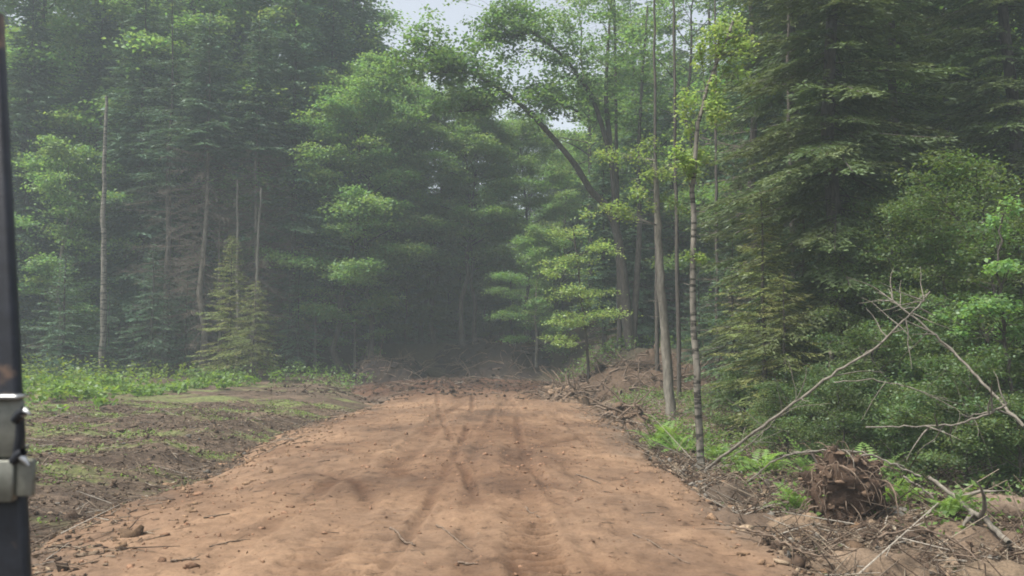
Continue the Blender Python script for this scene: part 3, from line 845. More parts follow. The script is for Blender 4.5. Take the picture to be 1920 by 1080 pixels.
# ------------------------------------------------------------------ the right wood
RWG = 'trees of the right wood'
for (kind, mesh, px, Y, s, rz, lab, cat) in (
    ('spruce_tree', SPTHIN, 1418, 30, 1.0, 1.0, 'tall thin dark spruce with sky glints behind its bare trunk', 'tree'),
    ('spruce_tree', SPTHIN, 1268, 47, 1.1, 2.0, 'distant thin spruce left of the yellow green birch top', 'tree'),
    ('spruce_tree', SPTHIN, 1190, 52, 1.0, 3.0, 'distant thin spruce behind the leaning maple crown', 'tree'),
    ('spruce_tree', SPTHIN, 1342, 44, 1.1, 5.0, 'distant thin spruce behind the yellow green birch top', 'tree'),
    ('spruce_tree', SPN[0], 1498, 25, 1.0, 0.0, 'tall dense spruce behind the olive young spruce', 'tree'),
    ('spruce_tree', SPN[0], 1572, 19, 0.98, 1.1, 'nearest tall dark spruce on the right with a stout visible trunk', 'tree'),
    ('spruce_tree', SPN[1], 1690, 23, 1.0, 2.3, 'tall dark spruce rising behind the right broadleaf thicket', 'tree'),
    ('spruce_tree', SPN[1], 1790, 27, 0.9, 3.3, 'dark spruce with a long bare stem right of the thicket spruce', 'tree'),
    ('spruce_tree', SPN[0], 1905, 21, 1.0, 4.1, 'dark spruce at the right edge of the photo', 'tree'),
    ('maple_tree', BR[0], 1640, 30, 0.95, 1.0, 'green maple mixed among the tall right hand spruces', 'tree'),
    ('maple_tree', BR[1], 1460, 36, 0.95, 2.0, 'hazy green maple left of the tall dense right spruce', 'tree'),
    ('maple_tree', BR[2], 1860, 29, 0.9, 3.0, 'green maple high up near the top right corner', 'tree'),
    ('young_maple', UNN[0], 1660, 17.5, 0.80, 0.5, 'bushy shade maple above the crossed fallen poles', 'tree'),
    ('young_maple', UNN[1], 1770, 16, 0.90, 1.5, 'bushy maple right of the point where the fallen poles cross', 'tree'),
    ('young_maple', UNN[0], 1870, 14.5, 0.80, 2.5, 'bushy green maple at the right edge above the long fallen pole', 'tree'),
    ('young_maple', UN[2], 1610, 27, 0.75, 3.5, 'light shade maple behind the stout right spruce', 'tree'),
    ('young_fir', YF[0], 1432, 18.5, 0.80, 0.8, 'olive green young spruce right of the mottled birch', 'tree'),
    ('young_fir', YF[3], 1470, 17.5, 0.72, 2.2, 'thin drooping young spruce in front of the olive one', 'tree'),
    ('young_fir', YF[2], 1510, 21, 0.8, 2.0, 'dark young fir between the olive spruce and the stout spruce', 'tree'),
    ('young_fir', YF[2], 1375, 26, 0.75, 3.0, 'dark young fir behind the mottled birch stem', 'tree'),
    ('young_fir', YF[1], 1720, 19, 0.8, 4.0, 'dark low fir under the thicket right of the stout spruce', 'tree'),
    ('young_fir', YF[1], 1310, 33, 0.8, 5.0, 'small fir on top of the right dirt bank', 'tree')):
    at_px(kind, mesh, px, Y, lab, cat, group=RWG, s=s, rz=rz)
# bright young leaves caught by the light near the right edge
slim_tree('bright_maple', 'young maple with bright green leaf layers at the right edge',
          [(1905, 800), (1895, 700), (1880, 600), (1870, 500), (1880, 400)], 12.5, 0.03, M_bark,
          [(1860, 572, -.2, .45, .1, 210), (1890, 500, 0, .35, .1, 130), (1905, 385, 0, .25, .12, 60), (1880, 430, .2, .2, .1, 50), (1810, 600, .2, .35, .1, 90), (1900, 620, .1, .4, .12, 110)], 14, 0.07, M_leaf)
pole_tree('broken_stub', 'pale broken stub of a trunk beside the stout right spruce', [(1562, 720), (1560, 690), (1556, 642)], 17.2, 0.09, M_deadwood, 2, 'stub', seed=31)

SG = 'leafy shrubs under the right wood'
for k, (px, Y, s, lab) in enumerate((
    (1580, 13.6, 0.62, 'leafy green shrub below the long bent fallen pole'),
    (1690, 13.0, 0.72, 'leafy shrub behind the root ball to its right'),
    (1800, 12.2, 0.72, 'leafy shrub under the long slanting fallen pole'),
    (1900, 11.2, 0.72, 'leafy shrub at the right edge above the dark log'),
    (1640, 15.5, 0.85, 'leafy shrub at the foot of the stout right spruce'),
    (1740, 15.0, 0.95, 'taller leafy shrub under the crossing of the fallen poles'),
    (1850, 13.8, 1.0, 'tall leafy shrub at the foot of the bright maple'),
    (1390, 19.0, 0.8, 'leafy shrub right of the foot of the mottled birch'),
    (1470, 15.0, 0.55, 'small leafy shrub under the thin drooping spruce'),
    (1520, 17.0, 0.8, 'leafy shrub between the olive spruce and the pale stub'))):
    e = at_px('leafy_shrub', SHR[k % 2], px, Y, lab, 'shrub', group=SG, s=s, rz=k * 1.3, names=('stems', 'leaves'))

# ------------------------------------------------------------------ deep woods: copies of the stock
rngb = np.random.default_rng(4242)
def top_limit(px):
    """highest picture row (of 1080) a far tree may reach, so the sky gap stays open"""
    return float(np.interp(px, [640, 690, 760, 860, 1000, 1090, 1150, 1380, 1420], [-400, -20, 130, 205, 235, 225, 140, 60, -400]))
deep = []
def try_deep(px, Y, stock, hs, kind, label, group, cat='tree', smin=0.8):
    if Y < 39 and px < 1345: return
    if 825 < px < 1040 and Y < 62: return
    x = xat(px, Y)
    for (a, b) in deep:
        if (a - x) ** 2 + (b - Y) ** 2 < 3.2: return
    zg = tz(x, Y)
    zmax = P(px, top_limit(px), Y)[2]
    k = rngb.integers(len(stock))
    s = rngb.uniform(smin, max(1.15, smin + 0.2))
    if zg + hs[k] * s > zmax: s = (zmax - zg) / hs[k] * rngb.uniform(0.85, 1.0)
    if s < 0.35: return
    deep.append((x, Y))
    plant(kind, stock[k], x, Y, label, cat, group=group, s=s, rz=rngb.uniform(0, 6.28))
for k in range(110):
    try_deep(rngb.uniform(-60, 700), rngb.uniform(51, 85), SP + BR[:1], (22, 20, 24, 18, 18), 'forest_tree', 'dark tree deep in the hazy left wood behind its front row', 'trees deep in the left wood', smin=1.1)
for k in range(26):
    try_deep(815 + k * 9.5, 63 + (k * 7 % 5) * 2.0, UN[:2] + YF[1:3], (8, 6, 5.2, 7.5), 'understory_tree', 'low dark tree in the shaded hollow behind the road end', 'low trees behind the road end', smin=0.85)
for k in range(60):
    try_deep(rngb.uniform(660, 1120), rngb.uniform(58, 85), SP + BR[:1], (22, 20, 24, 18, 18), 'forest_tree', 'shaded tree deep in the wood behind the end of the road', 'trees deep behind the road end')
for k in range(40):
    try_deep(rngb.uniform(600, 1150), rngb.uniform(57, 92), UN[:2] + YF[1:3], (8, 6, 5.2, 7.5), 'understory_tree', 'low dark tree in the shaded hollow behind the road end', 'low trees behind the road end', smin=0.8)
for k in range(34):
    try_deep(rngb.uniform(1130, 1420), rngb.uniform(42, 85), SP + BR, (22, 20, 24, 18, 18, 16, 20), 'forest_tree', 'tree in the wood far behind the right dirt bank', 'trees far behind the right bank')
for k in range(60):
    try_deep(rngb.uniform(1420, 2050), rngb.uniform(31, 62), SP + BR[:2], (22, 20, 24, 18, 18, 16), 'forest_tree', 'dark tree deep in the right wood behind its front trees', 'trees deep in the right wood', smin=0.95)
for k in range(26):
    try_deep(rngb.uniform(1250, 2000), rngb.uniform(22, 36), UN[:2] + YF[1:3], (8, 6, 5.2, 7.5), 'understory_tree', 'low shaded tree filling the floor of the right wood', 'understory of the right wood', smin=0.6)
for k in range(50):
    try_deep(rngb.uniform(0, 640), rngb.uniform(45, 60), UN[:2] + YF[1:3], (8, 6, 5.2, 7.5), 'understory_tree', 'low shaded tree filling the floor of the left wood', 'understory of the left wood', smin=0.6)

# ------------------------------------------------------------------ soil banks at the end of the road
def soil_bank(label, x0, x1, y0, y1, H, seed, roots, tint0):
    rng = np.random.default_rng(seed)
    X = np.linspace(x0, x1, 110); Y = np.linspace(y0, y1, 80)
    a, b = np.meshgrid(X, Y)
    u = (a - x0) / (x1 - x0) * 2 - 1; v = (b - y0) / (y1 - y0) * 2 - 1
    edge = 1 - np.clip(np.sqrt(u ** 2 + v ** 2) + 0.5 * fbm(a * 0.9, b * 0.9, seed, 3), 0, 1.4)
    hgt = H * smooth(edge, 0.0, 0.55) * (1 + 0.9 * fbm(a * 1.3, b * 1.3, seed + 3, 4)) + 0.34 * fbm(a * 3.2, b * 3.2, seed + 7, 4) + 0.12 * fbm(a * 9, b * 9, seed + 8, 2)
    z = top_z(a, b) + np.where(edge > 0.02, hgt, -0.4)
    cx, cyy = (x0 + x1) / 2, (y0 + y1) / 2
    e = empty('soil_bank', (cx, cyy, tz(cx, cyy))); tagobj(e, label, 'soil bank')
    o0 = np.array(e.location)
    tn = np.asarray(tint0) * (1 + 0.9 * fbm(a * 1.2, b * 1.2, seed + 9, 4))[..., None]
    m = MB(); nx, ny = len(X), len(Y)
    i = np.arange(ny - 1)[:, None] * nx; j = np.arange(nx - 1)[None, :]
    m.add(np.stack([a - o0[0], b - o0[1], z - o0[2]], -1).reshape(-1, 3), np.stack([i + j, i + j + 1, i + nx + j + 1, i + nx + j], -1).reshape(-1, 4), np.clip(tn, 0.02, 1).reshape(-1, 3))
    pick = rng.integers(0, nx * ny, 130)
    ok = edge.reshape(-1)[pick] > 0.08; pick = pick[ok]
    V = m.v[0][pick]
    m.lumps(V + (0, 0, 0.03), rng.gamma(1.5, 0.03, len(pick)) + 0.02, rng, np.asarray(tint0) * rng.uniform(0.5, 1.3, (len(pick), 1)), 0.4)
    m.build('soil', M_soil, e, False)
    r = MB()
    pick = rng.choice(np.where(edge.reshape(-1) > 0.15)[0], roots)
    for p in pick:
        d = rng.normal(size=3) * (1, 0.8, 0.45); d[2] += 0.15
        r.tube(curve(m.v[0][p], d, rng.uniform(0.4, 1.5), 5, rng, -0.5, 0.25), np.linspace(0.028, 0.007, 6) * rng.uniform(0.6, 1.4), 4)
    r.build('roots', M_brownwood, e)
soil_bank('brown dirt bank with torn roots right of the road end', xat(1010, 31), xat(1345, 31) + 0.6, 28.2, 35.0, 0.8, 5, 260, (0.105, 0.072, 0.050))
soil_bank('dark mound of pushed up soil left of the road end', xat(650, 44), xat(815, 44), 42.0, 47.5, 0.9, 6, 130, (0.032, 0.023, 0.017))  # soil tint darkened to stand in for shade on the mound
soil_bank('low dark ridge of soil across the far end of the road', xat(790, 46), xat(1050, 46), 44.2, 49.5, 0.30, 7, 110, (0.036, 0.026, 0.019))  # shade at the road end put into the soil colour
soil_bank('small heap of brown soil and roots left of the slim grey tree', xat(1125, 22), xat(1225, 22), 20.6, 23.6, 0.34, 8, 60, (0.16, 0.11, 0.075))
soil_bank('pale torn clods spilled at the foot of the right bank', xat(1005, 29.5), xat(1110, 29.5), 27.2, 29.6, 0.35, 9, 60, (0.20, 0.14, 0.095))

# ------------------------------------------------------------------ loose things on the ground (uncountable)
rl = np.random.default_rng(99)
def scatter(n, xr, yr, keep=None):
    x = rl.uniform(*xr, n); y = rl.uniform(*yr, n)
    if keep is not None:
        k = keep(x, y); x, y = x[k], y[k]
    return x, y
def debris_mask(x, y):
    return fbm(x * 0.8, y * 0.8, 131, 3) + 0.25 > 0

mb = MB()
def right_edge(x, y): return x - road_c(y) - road_hw(y)
# clods, chips and torn roots in the slash on the right
x, y = scatter(16000, (2.2, 9.5), (5.6, 17), lambda x, y: (right_edge(x, y) > -0.15) & (rl.uniform(size=len(x)) < np.where(right_edge(x, y) < 4.2, 0.9, 0.4)))
pal = np.array([(0.10, 0.068, 0.048), (0.17, 0.12, 0.085), (0.28, 0.205, 0.14), (0.38, 0.29, 0.20), (0.20, 0.185, 0.16)])
cc = pal[rl.choice(5, len(x), p=(.34, .28, .18, .08, .12))] * rl.uniform(0.75, 1.2, (len(x), 1))
mb.lumps(np.stack([x, y, top_z(x, y) + 0.01], -1), rl.gamma(1.3, 0.013, len(x)) + 0.006, rl, cc, 0.38)
# and on the left
x, y = scatter(7000, (-12, -3.2), (5.5, 24), lambda x, y: -(x - road_c(y)) > road_hw(y) + 0.75 * road_lx(y) - 0.5)
cc = pal[rl.choice(5, len(x), p=(.40, .30, .18, .04, .08))] * rl.uniform(0.75, 1.2, (len(x), 1))
mb.lumps(np.stack([x, y, top_z(x, y) + 0.005], -1), rl.gamma(1.2, 0.012, len(x)) + 0.005, rl, cc * 0.72, 0.38)
# churned soil where the road ends
x, y = scatter(3500, (-10, 5), (27, 46), lambda x, y: rl.uniform(size=len(x)) < smooth(y + 6 * fbm(x * .4, y * .4, 201, 3), 27, 33))
mb.lumps(np.stack([x, y, top_z(x, y) + 0.01], -1), rl.gamma(1.2, 0.020, len(x)) + 0.010, rl, np.array((0.085, 0.058, 0.040)) * rl.uniform(0.4, 1.4, (len(x), 1)), 0.4)
# orange crumbs spilled over both edges
x, y = scatter(7000, (-8, 5), (5.5, 26), lambda x, y: np.abs(np.abs(x - road_c(y)) - road_hw(y) - 0.35) < 0.9)
mb.lumps(np.stack([x, y, top_z(x, y) + 0.004], -1), rl.gamma(1.3, 0.012, len(x)) + 0.005, rl, np.array((0.30, 0.195, 0.12)) * rl.uniform(0.4, 1.15, (len(x), 1)), 0.38)
# small clods on the road
x, y = scatter(9000, (-4.6, 3.4), (5.5, 30), lambda x, y: fbm(x * 0.7, y * 0.7, 151, 3) + rl.uniform(-.25, .25, len(x)) > 0.02)
cc = np.array((0.34, 0.20, 0.125)) * rl.uniform(0.45, 1.15, (len(x), 1))
mb.lumps(np.stack([x, y, top_z(x, y) + 0.002], -1), rl.gamma(1.2, 0.0065, len(x)) + 0.003, rl, cc, 0.35)
tagobj(mb.build('soil_clods', M_debris, None, False), 'loose clods, stones and chips of soil strewn beside the road', 'clods', kind='stuff')

mb = MB()
def sticks_at(x, y, Ls, r, cols, lift=0.02, tilt=0.2):
    n = len(x)
    a = rl.uniform(0, 6.28, n)
    z = top_z(x, y) + lift
    A = np.stack([x, y, z], -1)
    x2, y2 = x + np.cos(a) * Ls, y + np.sin(a) * Ls
    B = np.stack([x2, y2, top_z(x2, y2) + lift + np.abs(rl.normal(size=n)) * tilt * Ls], -1)
    mb.sticks(A, B, r, cols)
palw = np.array([(0.09, 0.062, 0.045), (0.20, 0.155, 0.115), (0.33, 0.27, 0.20), (0.40, 0.36, 0.30)])
x, y = scatter(11000, (2.4, 10), (5.6, 20), lambda x, y: right_edge(x, y) > 0.0)
sticks_at(x, y, rl.gamma(2.0, 0.13, len(x)), rl.uniform(0.003, 0.012, len(x)), palw[rl.choice(4, len(x), p=(.38, .32, .2, .1))], 0.03, 0.35)
x, y = scatter(6000, (-12, -3.4), (5.5, 26), lambda x, y: -(x - road_c(y)) > road_hw(y) + 0.75 * road_lx(y) - 1.1 * rl.uniform(0, 1, len(x)))
sticks_at(x, y, rl.gamma(2.0, 0.11, len(x)), rl.uniform(0.003, 0.010, len(x)), palw[rl.choice(4, len(x), p=(.45, .33, .15, .07))], 0.015, 0.15)
x, y = scatter(420, (-4.6, 3.2), (5.5, 24))
sticks_at(x, y, rl.gamma(1.5, 0.07, len(x)), rl.uniform(0.002, 0.006, len(x)), palw[rl.choice(2, len(x))] * 0.8, 0.008, 0.02)
x, y = scatter(1500, (1.5, 10), (20, 30), lambda x, y: right_edge(x, y) > 0.3)
sticks_at(x, y, rl.gamma(2.0, 0.2, len(x)), rl.uniform(0.006, 0.016, len(x)), palw[rl.choice(4, len(x))], 0.03, 0.35)
x, y = scatter(420, (-10, 5), (28, 46))
sticks_at(x, y, rl.gamma(2.0, 0.22, len(x)), rl.uniform(0.008, 0.02, len(x)), palw[rl.choice(4, len(x), p=(.55, .3, .1, .05))], 0.03, 0.25)
tagobj(mb.build('broken_twigs', M_debris), 'broken twigs and root ends littering both sides of the road', 'twigs', kind='stuff')

mb = MB()
palf = np.array([(0.11, 0.075, 0.05), (0.22, 0.155, 0.10), (0.34, 0.26, 0.17), (0.42, 0.36, 0.27), (0.10, 0.12, 0.05)])
for (n_, xr_q, yr_q, kf, pr) in ((14000, (2.3, 10), (5.6, 20), lambda x, y: right_edge(x, y) > 0.1, (.34, .30, .20, .08, .08)),
                                 (12000, (-13, -3.6), (5.5, 26), lambda x, y: -(x - road_c(y)) > road_hw(y) + 0.75 * road_lx(y) - 0.2, (.42, .32, .14, .05, .07))):
    x, y = scatter(n_, xr_q, yr_q, kf); k = len(x)
    D = rl.normal(size=(k, 3)); D[:, 2] *= 0.35
    N = rl.normal(size=(k, 3)) * 0.45; N[:, 2] += 1
    L = rl.uniform(0.025, 0.085, k)
    mb.leaves(np.stack([x, y, top_z(x, y) + rl.uniform(0.005, 0.05, k)], -1), D, N, L, L * rl.uniform(0.25, 0.7, k), palf[rl.choice(5, k, p=pr)] * rl.uniform(0.5, 1.0, (k, 1)))
x, y = scatter(5000, (-5, 3.6), (5.5, 26), lambda x, y: fbm(x * 0.6, y * 0.4, 191, 3) + rl.uniform(-.3, .3, len(x)) > 0.05); k = len(x)
D = rl.normal(size=(k, 3)); D[:, 2] *= 0.25
N = rl.normal(size=(k, 3)) * 0.3; N[:, 2] += 1
L = rl.uniform(0.012, 0.05, k)
mb.leaves(np.stack([x, y, top_z(x, y) + rl.uniform(0.003, 0.012, k)], -1), D, N, L, L * rl.uniform(0.2, 0.6, k), palf[rl.choice(5, k, p=(.6, .25, .07, .03, .05))] * rl.uniform(0.5, 1.0, (k, 1)))
tagobj(mb.build('leaf_litter', M_debris, None, False), 'brown dead leaves and bark flakes over the churned soil', 'leaf litter', kind='stuff')

# small weeds
mb = MB()
def weeds(x, y, h, size, per, tint_lo, tint_hi):
    n = len(x)
    idx = np.repeat(np.arange(n), per)
    M = len(idx)
    hh = np.broadcast_to(h, (n,))[idx] * rl.uniform(0.15, 1.0, M)
    px_ = x[idx] + rl.normal(size=M) * 0.10; py_ = y[idx] + rl.normal(size=M) * 0.10
    Pt = np.stack([px_, py_, top_z(px_, py_) + hh], -1)
    D = rl.normal(size=(M, 3)); D[:, 2] = D[:, 2] * 0.4 + 0.25
    N = rl.normal(size=(M, 3)) * 0.6; N[:, 2] += 1
    L = size * rl.uniform(0.6, 1.3, M)
    t = np.asarray(tint_lo) + (np.asarray(tint_hi) - np.asarray(tint_lo)) * rl.uniform(0, 1, (M, 1))
    mb.leaves(Pt, D, N, L, L * 0.55, t)
# the bright fern strip at the foot of the left wood
def strip(x, y):
    d = (y - (29.5 + 0.12 * (x + 14))) / 7.0
    return (np.abs(d) < 1 + 0.6 * fbm(x * 0.5, y * 0.5, 171, 3)) & (x < road_c(y) - 4.2 - 1.2 * (1 - smooth(y, 30, 40))) & (fbm(x * 0.55, y * 0.8, 173, 3) > 0.0 + 0.30 * smooth(x, -15, -8) - 0.2 * smooth(-x, 10, 14))
x, y = scatter(5200, (-26, -4), (22, 41), strip)
hh = np.clip(0.28 + 0.45 * fbm(x * 0.4, y * 0.4, 175, 2) + 0.3 * smooth(-x, 9, 16), 0.10, 0.85) * smooth(-x, 5.0, 10)
q_ = rl.uniform(size=len(x)) < 0.12
weeds(x[q_], y[q_], hh[q_] * 1.9 + 0.15, 0.16, 9, (0.6, 0.55, 0.45), (1.05, 0.85, 0.8))
q_ = (fbm(x * 0.8, y * 0.8, 179, 3) < 0.02) & ~q_
x, y, hh = x[q_], y[q_], hh[q_]
weeds(x, y, hh * 1.1 * np.clip(0.5 + 2.2 * fbm(x * 0.9, y * 0.9, 177, 3), 0.1, 1.3) + 0.04, 0.20, 14, (0.50, 0.60, 0.45), (1.15, 1.1, 1.0))
tagobj(mb.build('ferns', M_fern), 'bright green ferns and weeds along the foot of the left wood', 'ferns', kind='stuff')
mb = MB()
x, y = scatter(3400, (2.6, 13), (8.5, 30), lambda x, y: (right_edge(x, y) > 0.7) & (fbm(x * 0.7, y * 0.7, 181, 3) > -0.03))
weeds(x, y, 0.35, 0.07, 14, (0.35, 0.42, 0.35), (0.85, 0.8, 0.75))
x, y = scatter(2600, (-15, -4), (9, 26), lambda x, y: (-(x - road_c(y)) > 4.4) & (fbm(x * 0.6, y * 1.5, 31, 4) > 0.06))
weeds(x, y, 0.05, 0.05, 10, (0.55, 0.6, 0.5), (1.0, 0.95, 0.8))
x, y = scatter(1600, (-30, 20), (36, 52), lambda x, y: np.abs(x - road_c(y)) > 4.5)
weeds(x, y, 0.6, 0.15, 12, (0.35, 0.42, 0.35), (0.8, 0.8, 0.7))
tagobj(mb.build('undergrowth', M_fern), 'low weeds and seedlings over the forest floor', 'undergrowth', kind='stuff')

# fern clumps one can tell apart
def fern_clump(label, px, Y, s, seed, mat=None):
    rng = np.random.default_rng(seed)
    x0 = xat(px, Y)
    e = empty('fern_clump', (x0, Y, tz(x0, Y) - 0.02)); tagobj(e, label, 'fern', 'fern clumps by the right road edge')
    f = MB()
    for k in range(26):
        a = rng.uniform(0, 6.28); el = rng.uniform(0.7, 1.3); L = s * rng.uniform(0.6, 1.1)
        st = np.array((rng.normal() * 0.12 * s, rng.normal() * 0.12 * s, 0))
        pa = curve(st, (math.cos(a) * math.cos(el), math.sin(a) * math.cos(el), math.sin(el)), L, 14, rng, -1.6, 0.03)
        w = 0.22 * L * np.sin(np.linspace(0.25, 3.05, 15))
        d = np.gradient(pa, axis=0); d /= np.linalg.norm(d, axis=1)[:, None]
        sd_ = np.cross(d, (0, 0, 1.0)); sd_ /= np.linalg.norm(sd_, axis=1)[:, None] + 1e-9
        for sg in (-1, 1):
            f.leaves(pa[1:], sd_[1:] * sg + d[1:] * 0.35, np.cross(sd_, d)[1:], w[1:] + 0.01, 0.055 * s, np.array((1, 1, 1)) * rng.uniform(0.7, 1.25))
        f.sticks(pa[:-1], pa[1:], 0.004, (0.8, 0.8, 0.6))
    f.build('fronds', mat or M_fern, e)
for k, (px, Y, s, lab) in enumerate((
    (1238, 17.2, 0.85, 'pale green fern clump at the road edge below the slim grey tree'),
    (1280, 16.4, 0.75, 'fern clump left beside the foot of the mottled birch'),
    (1545, 12.6, 0.80, 'bright fern clump above the root ball'),
    (1610, 12.2, 0.80, 'bright fern clump behind the right side of the root ball'),
    (1500, 10.4, 0.55, 'dull fern clump tucked against the left side of the root ball'),
    (1660, 10.2, 0.60, 'fern clump spilling over the right shoulder of the root ball'),
    (1770, 9.2, 0.42, 'small yellow green fern beside the root ball in the slash'),
    (1420, 13.5, 0.65, 'dull fern clump under the long bent fallen pole'),
    (1350, 15.2, 0.60, 'fern clump just right of the mottled birch foot'))):
    fern_clump(lab, px, Y, s, 300 + k)

# ------------------------------------------------------------------ fallen poles, branches, root ball, log
def pole(name, label, pts, r0, r1, mat, twigs, seed, cat='fallen branch', group=None, rise=0.35):
    """a long fallen branch through (px, py, Y) points, with side twigs as a part"""
    rng = np.random.default_rng(700 + seed)
    q = np.array([P(*p) for p in pts])
    for k in (0, len(q) - 1):
        pass
    t = np.linspace(0, 1, len(q)); n = max(18, len(q) * 6); tt = np.linspace(0, 1, n)
    pa = np.stack([np.interp(tt, t, q[:, k]) for k in range(3)], 1)
    ker = np.array((1, 2, 3, 2, 1)) / 9.0
    pad = np.concatenate([np.repeat(pa[:1], 2, 0), pa, np.repeat(pa[-1:], 2, 0)])
    pa = np.stack([np.convolve(pad[:, k], ker, 'valid') for k in range(3)], 1)
    pa[2:-2] += rng.normal(size=(n - 4, 3)) * 0.008
    g0 = top_z(pa[:, 0], pa[:, 1]) + r1
    pa[:, 2] = np.maximum(pa[:, 2], g0)
    o0 = pa[0].copy()
    m = MB(); m.tube(pa - o0, np.linspace(r0, r1, n) * 0.75, 7, lump=0.06, rng=rng)
    o = m.build(name, mat); o.location = o0
    tagobj(o, label, cat, group)
    if twigs:
        w = MB()
        for k in rng.integers(int(n * 0.3), n, twigs):
            d = rng.normal(size=3) * (1, 0.7, 0.8) + (pa[min(k + 1, n - 1)] - pa[k - 1]) * 3
            w.tube(curve(pa[k] - o0, d, rng.uniform(0.25, 0.8), 4, rng, -0.2, 0.15), np.linspace(r1 * 0.8, 0.003, 5), 4)
        w.build('side_twigs', mat, o)
    return o
FB = 'fallen branches in the slash on the right'
pole('fallen_branch', 'long bent grey fallen branch rising from the birch foot up to the right', [(1318, 885, 13.4), (1400, 822, 12.6), (1470, 770, 12.2), (1560, 702, 11.8), (1640, 655, 11.6), (1690, 605, 11.5), (1728, 570, 11.4), (1745, 545, 11.4)], 0.034, 0.012, M_deadwood, 16, 1, group=FB)
pole('fallen_branch', 'straight pale pole slanting down to the right edge across the bent branch', [(1925, 805, 10.6), (1850, 725, 11.2), (1780, 650, 11.6), (1705, 588, 11.8), (1638, 538, 12.2)], 0.030, 0.012, M_deadwood, 12, 2, group=FB)
pole('fallen_branch', 'thin branch lying level below the crossing of the two long poles', [(1618, 801, 10.9), (1700, 800, 10.7), (1790, 797, 10.5), (1845, 780, 10.3), (1890, 757, 10.2)], 0.012, 0.018, M_deadwood, 10, 3, group=FB)
pole('fallen_branch', 'thin branch arching over the top of the root ball', [(1400, 905, 10.2), (1445, 868, 10.0), (1490, 846, 9.8), (1560, 844, 9.6), (1620, 846, 9.5), (1680, 872, 9.4), (1730, 895, 9.3)], 0.010, 0.016, M_deadwood, 8, 4, group=FB)
pole('fallen_branch', 'thicker weathered log slanting down right of the root ball', [(1738, 892, 9.6), (1800, 940, 9.1), (1850, 975, 8.6), (1895, 1020, 8.2)], 0.026, 0.040, M_deadwood, 3, 5, group=FB)
pole('fallen_branch', 'short pale stick beside the weathered log nearer the root ball', [(1692, 892, 9.4), (1720, 910, 9.3), (1752, 935, 9.2)], 0.018, 0.012, M_deadwood, 1, 6, group=FB)
pole('fallen_branch', 'slender curved branch above the level branch on the right', [(1560, 718, 12.6), (1640, 710, 12.3), (1720, 730, 12.0), (1790, 765, 11.6), (1840, 800, 11.3)], 0.012, 0.007, M_deadwood, 14, 7, group=FB)
pole('fallen_branch', 'thin sloping branch low behind the long bent branch', [(1330, 880, 13.8), (1400, 840, 13.2), (1450, 790, 12.9), (1500, 745, 12.7)], 0.014, 0.006, M_deadwood, 14, 8, group=FB)
pole('fallen_branch', 'bare forked branch lying in the slash at the bottom right', [(1640, 1010, 7.6), (1720, 985, 7.7), (1790, 1010, 7.5), (1850, 1060, 7.2)], 0.016, 0.008, M_brownwood, 9, 9, group=FB)
pole('fallen_branch', 'brown branch half buried along the right edge of the dirt', [(1370, 985, 8.6), (1440, 1000, 8.2), (1500, 1035, 7.8), (1580, 1050, 7.5)], 0.018, 0.009, M_brownwood, 9, 10, group=FB)

RS = 'sticks lying on the dirt road'
def ground_stick(label, a, b, r, seed):
    rng = np.random.default_rng(seed)
    def gp(px, py):
        Y = 3040.0 / (py - 640)
        return np.array((xat(px, Y), Y))
    A, B = gp(*a), gp(*b)
    t = np.linspace(0, 1, 14)[:, None]
    xy = A + (B - A) * t + rng.normal(size=(14, 2)) * 0.006
    z = top_z(xy[:, 0], xy[:, 1]); z = np.convolve(np.pad(z, 2, 'edge'), np.ones(5) / 5, 'valid') + r * 0.9
    pa = np.concatenate([xy, z[:, None]], 1)
    m = MB(); m.tube(pa - pa[0], r * np.linspace(1, 0.5, 14), 6, lump=0.12, rng=rng)
    for k in (5, 9):
        m.tube(curve(pa[k] - pa[0], (rng.normal(), rng.normal(), 0.15), 0.10, 3, rng), [r * 0.5, r * 0.4, r * 0.3, 0.002], 4)
    o = m.build('stick', M_brownwood); o.location = pa[0]
    tagobj(o, label, 'stick', RS)
ground_stick('dark stick in the middle foreground of the dirt road', (735, 990), (782, 1026), 0.014, 1)
ground_stick('longer thin stick right of the dark middle stick', (820, 985), (884, 1034), 0.010, 2)
ground_stick('long thin stick on the right part of the dirt road', (1180, 990), (1285, 1048), 0.009, 3)
ground_stick('short stick far up the middle of the dirt road', (985, 955), (1015, 968), 0.010, 4)
ground_stick('curved stick near the right edge of the dirt road', (1080, 885), (1125, 902), 0.012, 5)
ground_stick('twiggy dark stick at the lower left of the dirt road', (330, 1050), (385, 1046), 0.013, 6)
ground_stick('small stick on the left part of the dirt road', (390, 965), (440, 958), 0.010, 7)
ground_stick('thin stick left of the lower tread marks', (405, 1020), (470, 1008), 0.009, 8)
ground_stick('small dark stick at the bottom middle of the dirt road', (862, 1062), (896, 1066), 0.011, 9)

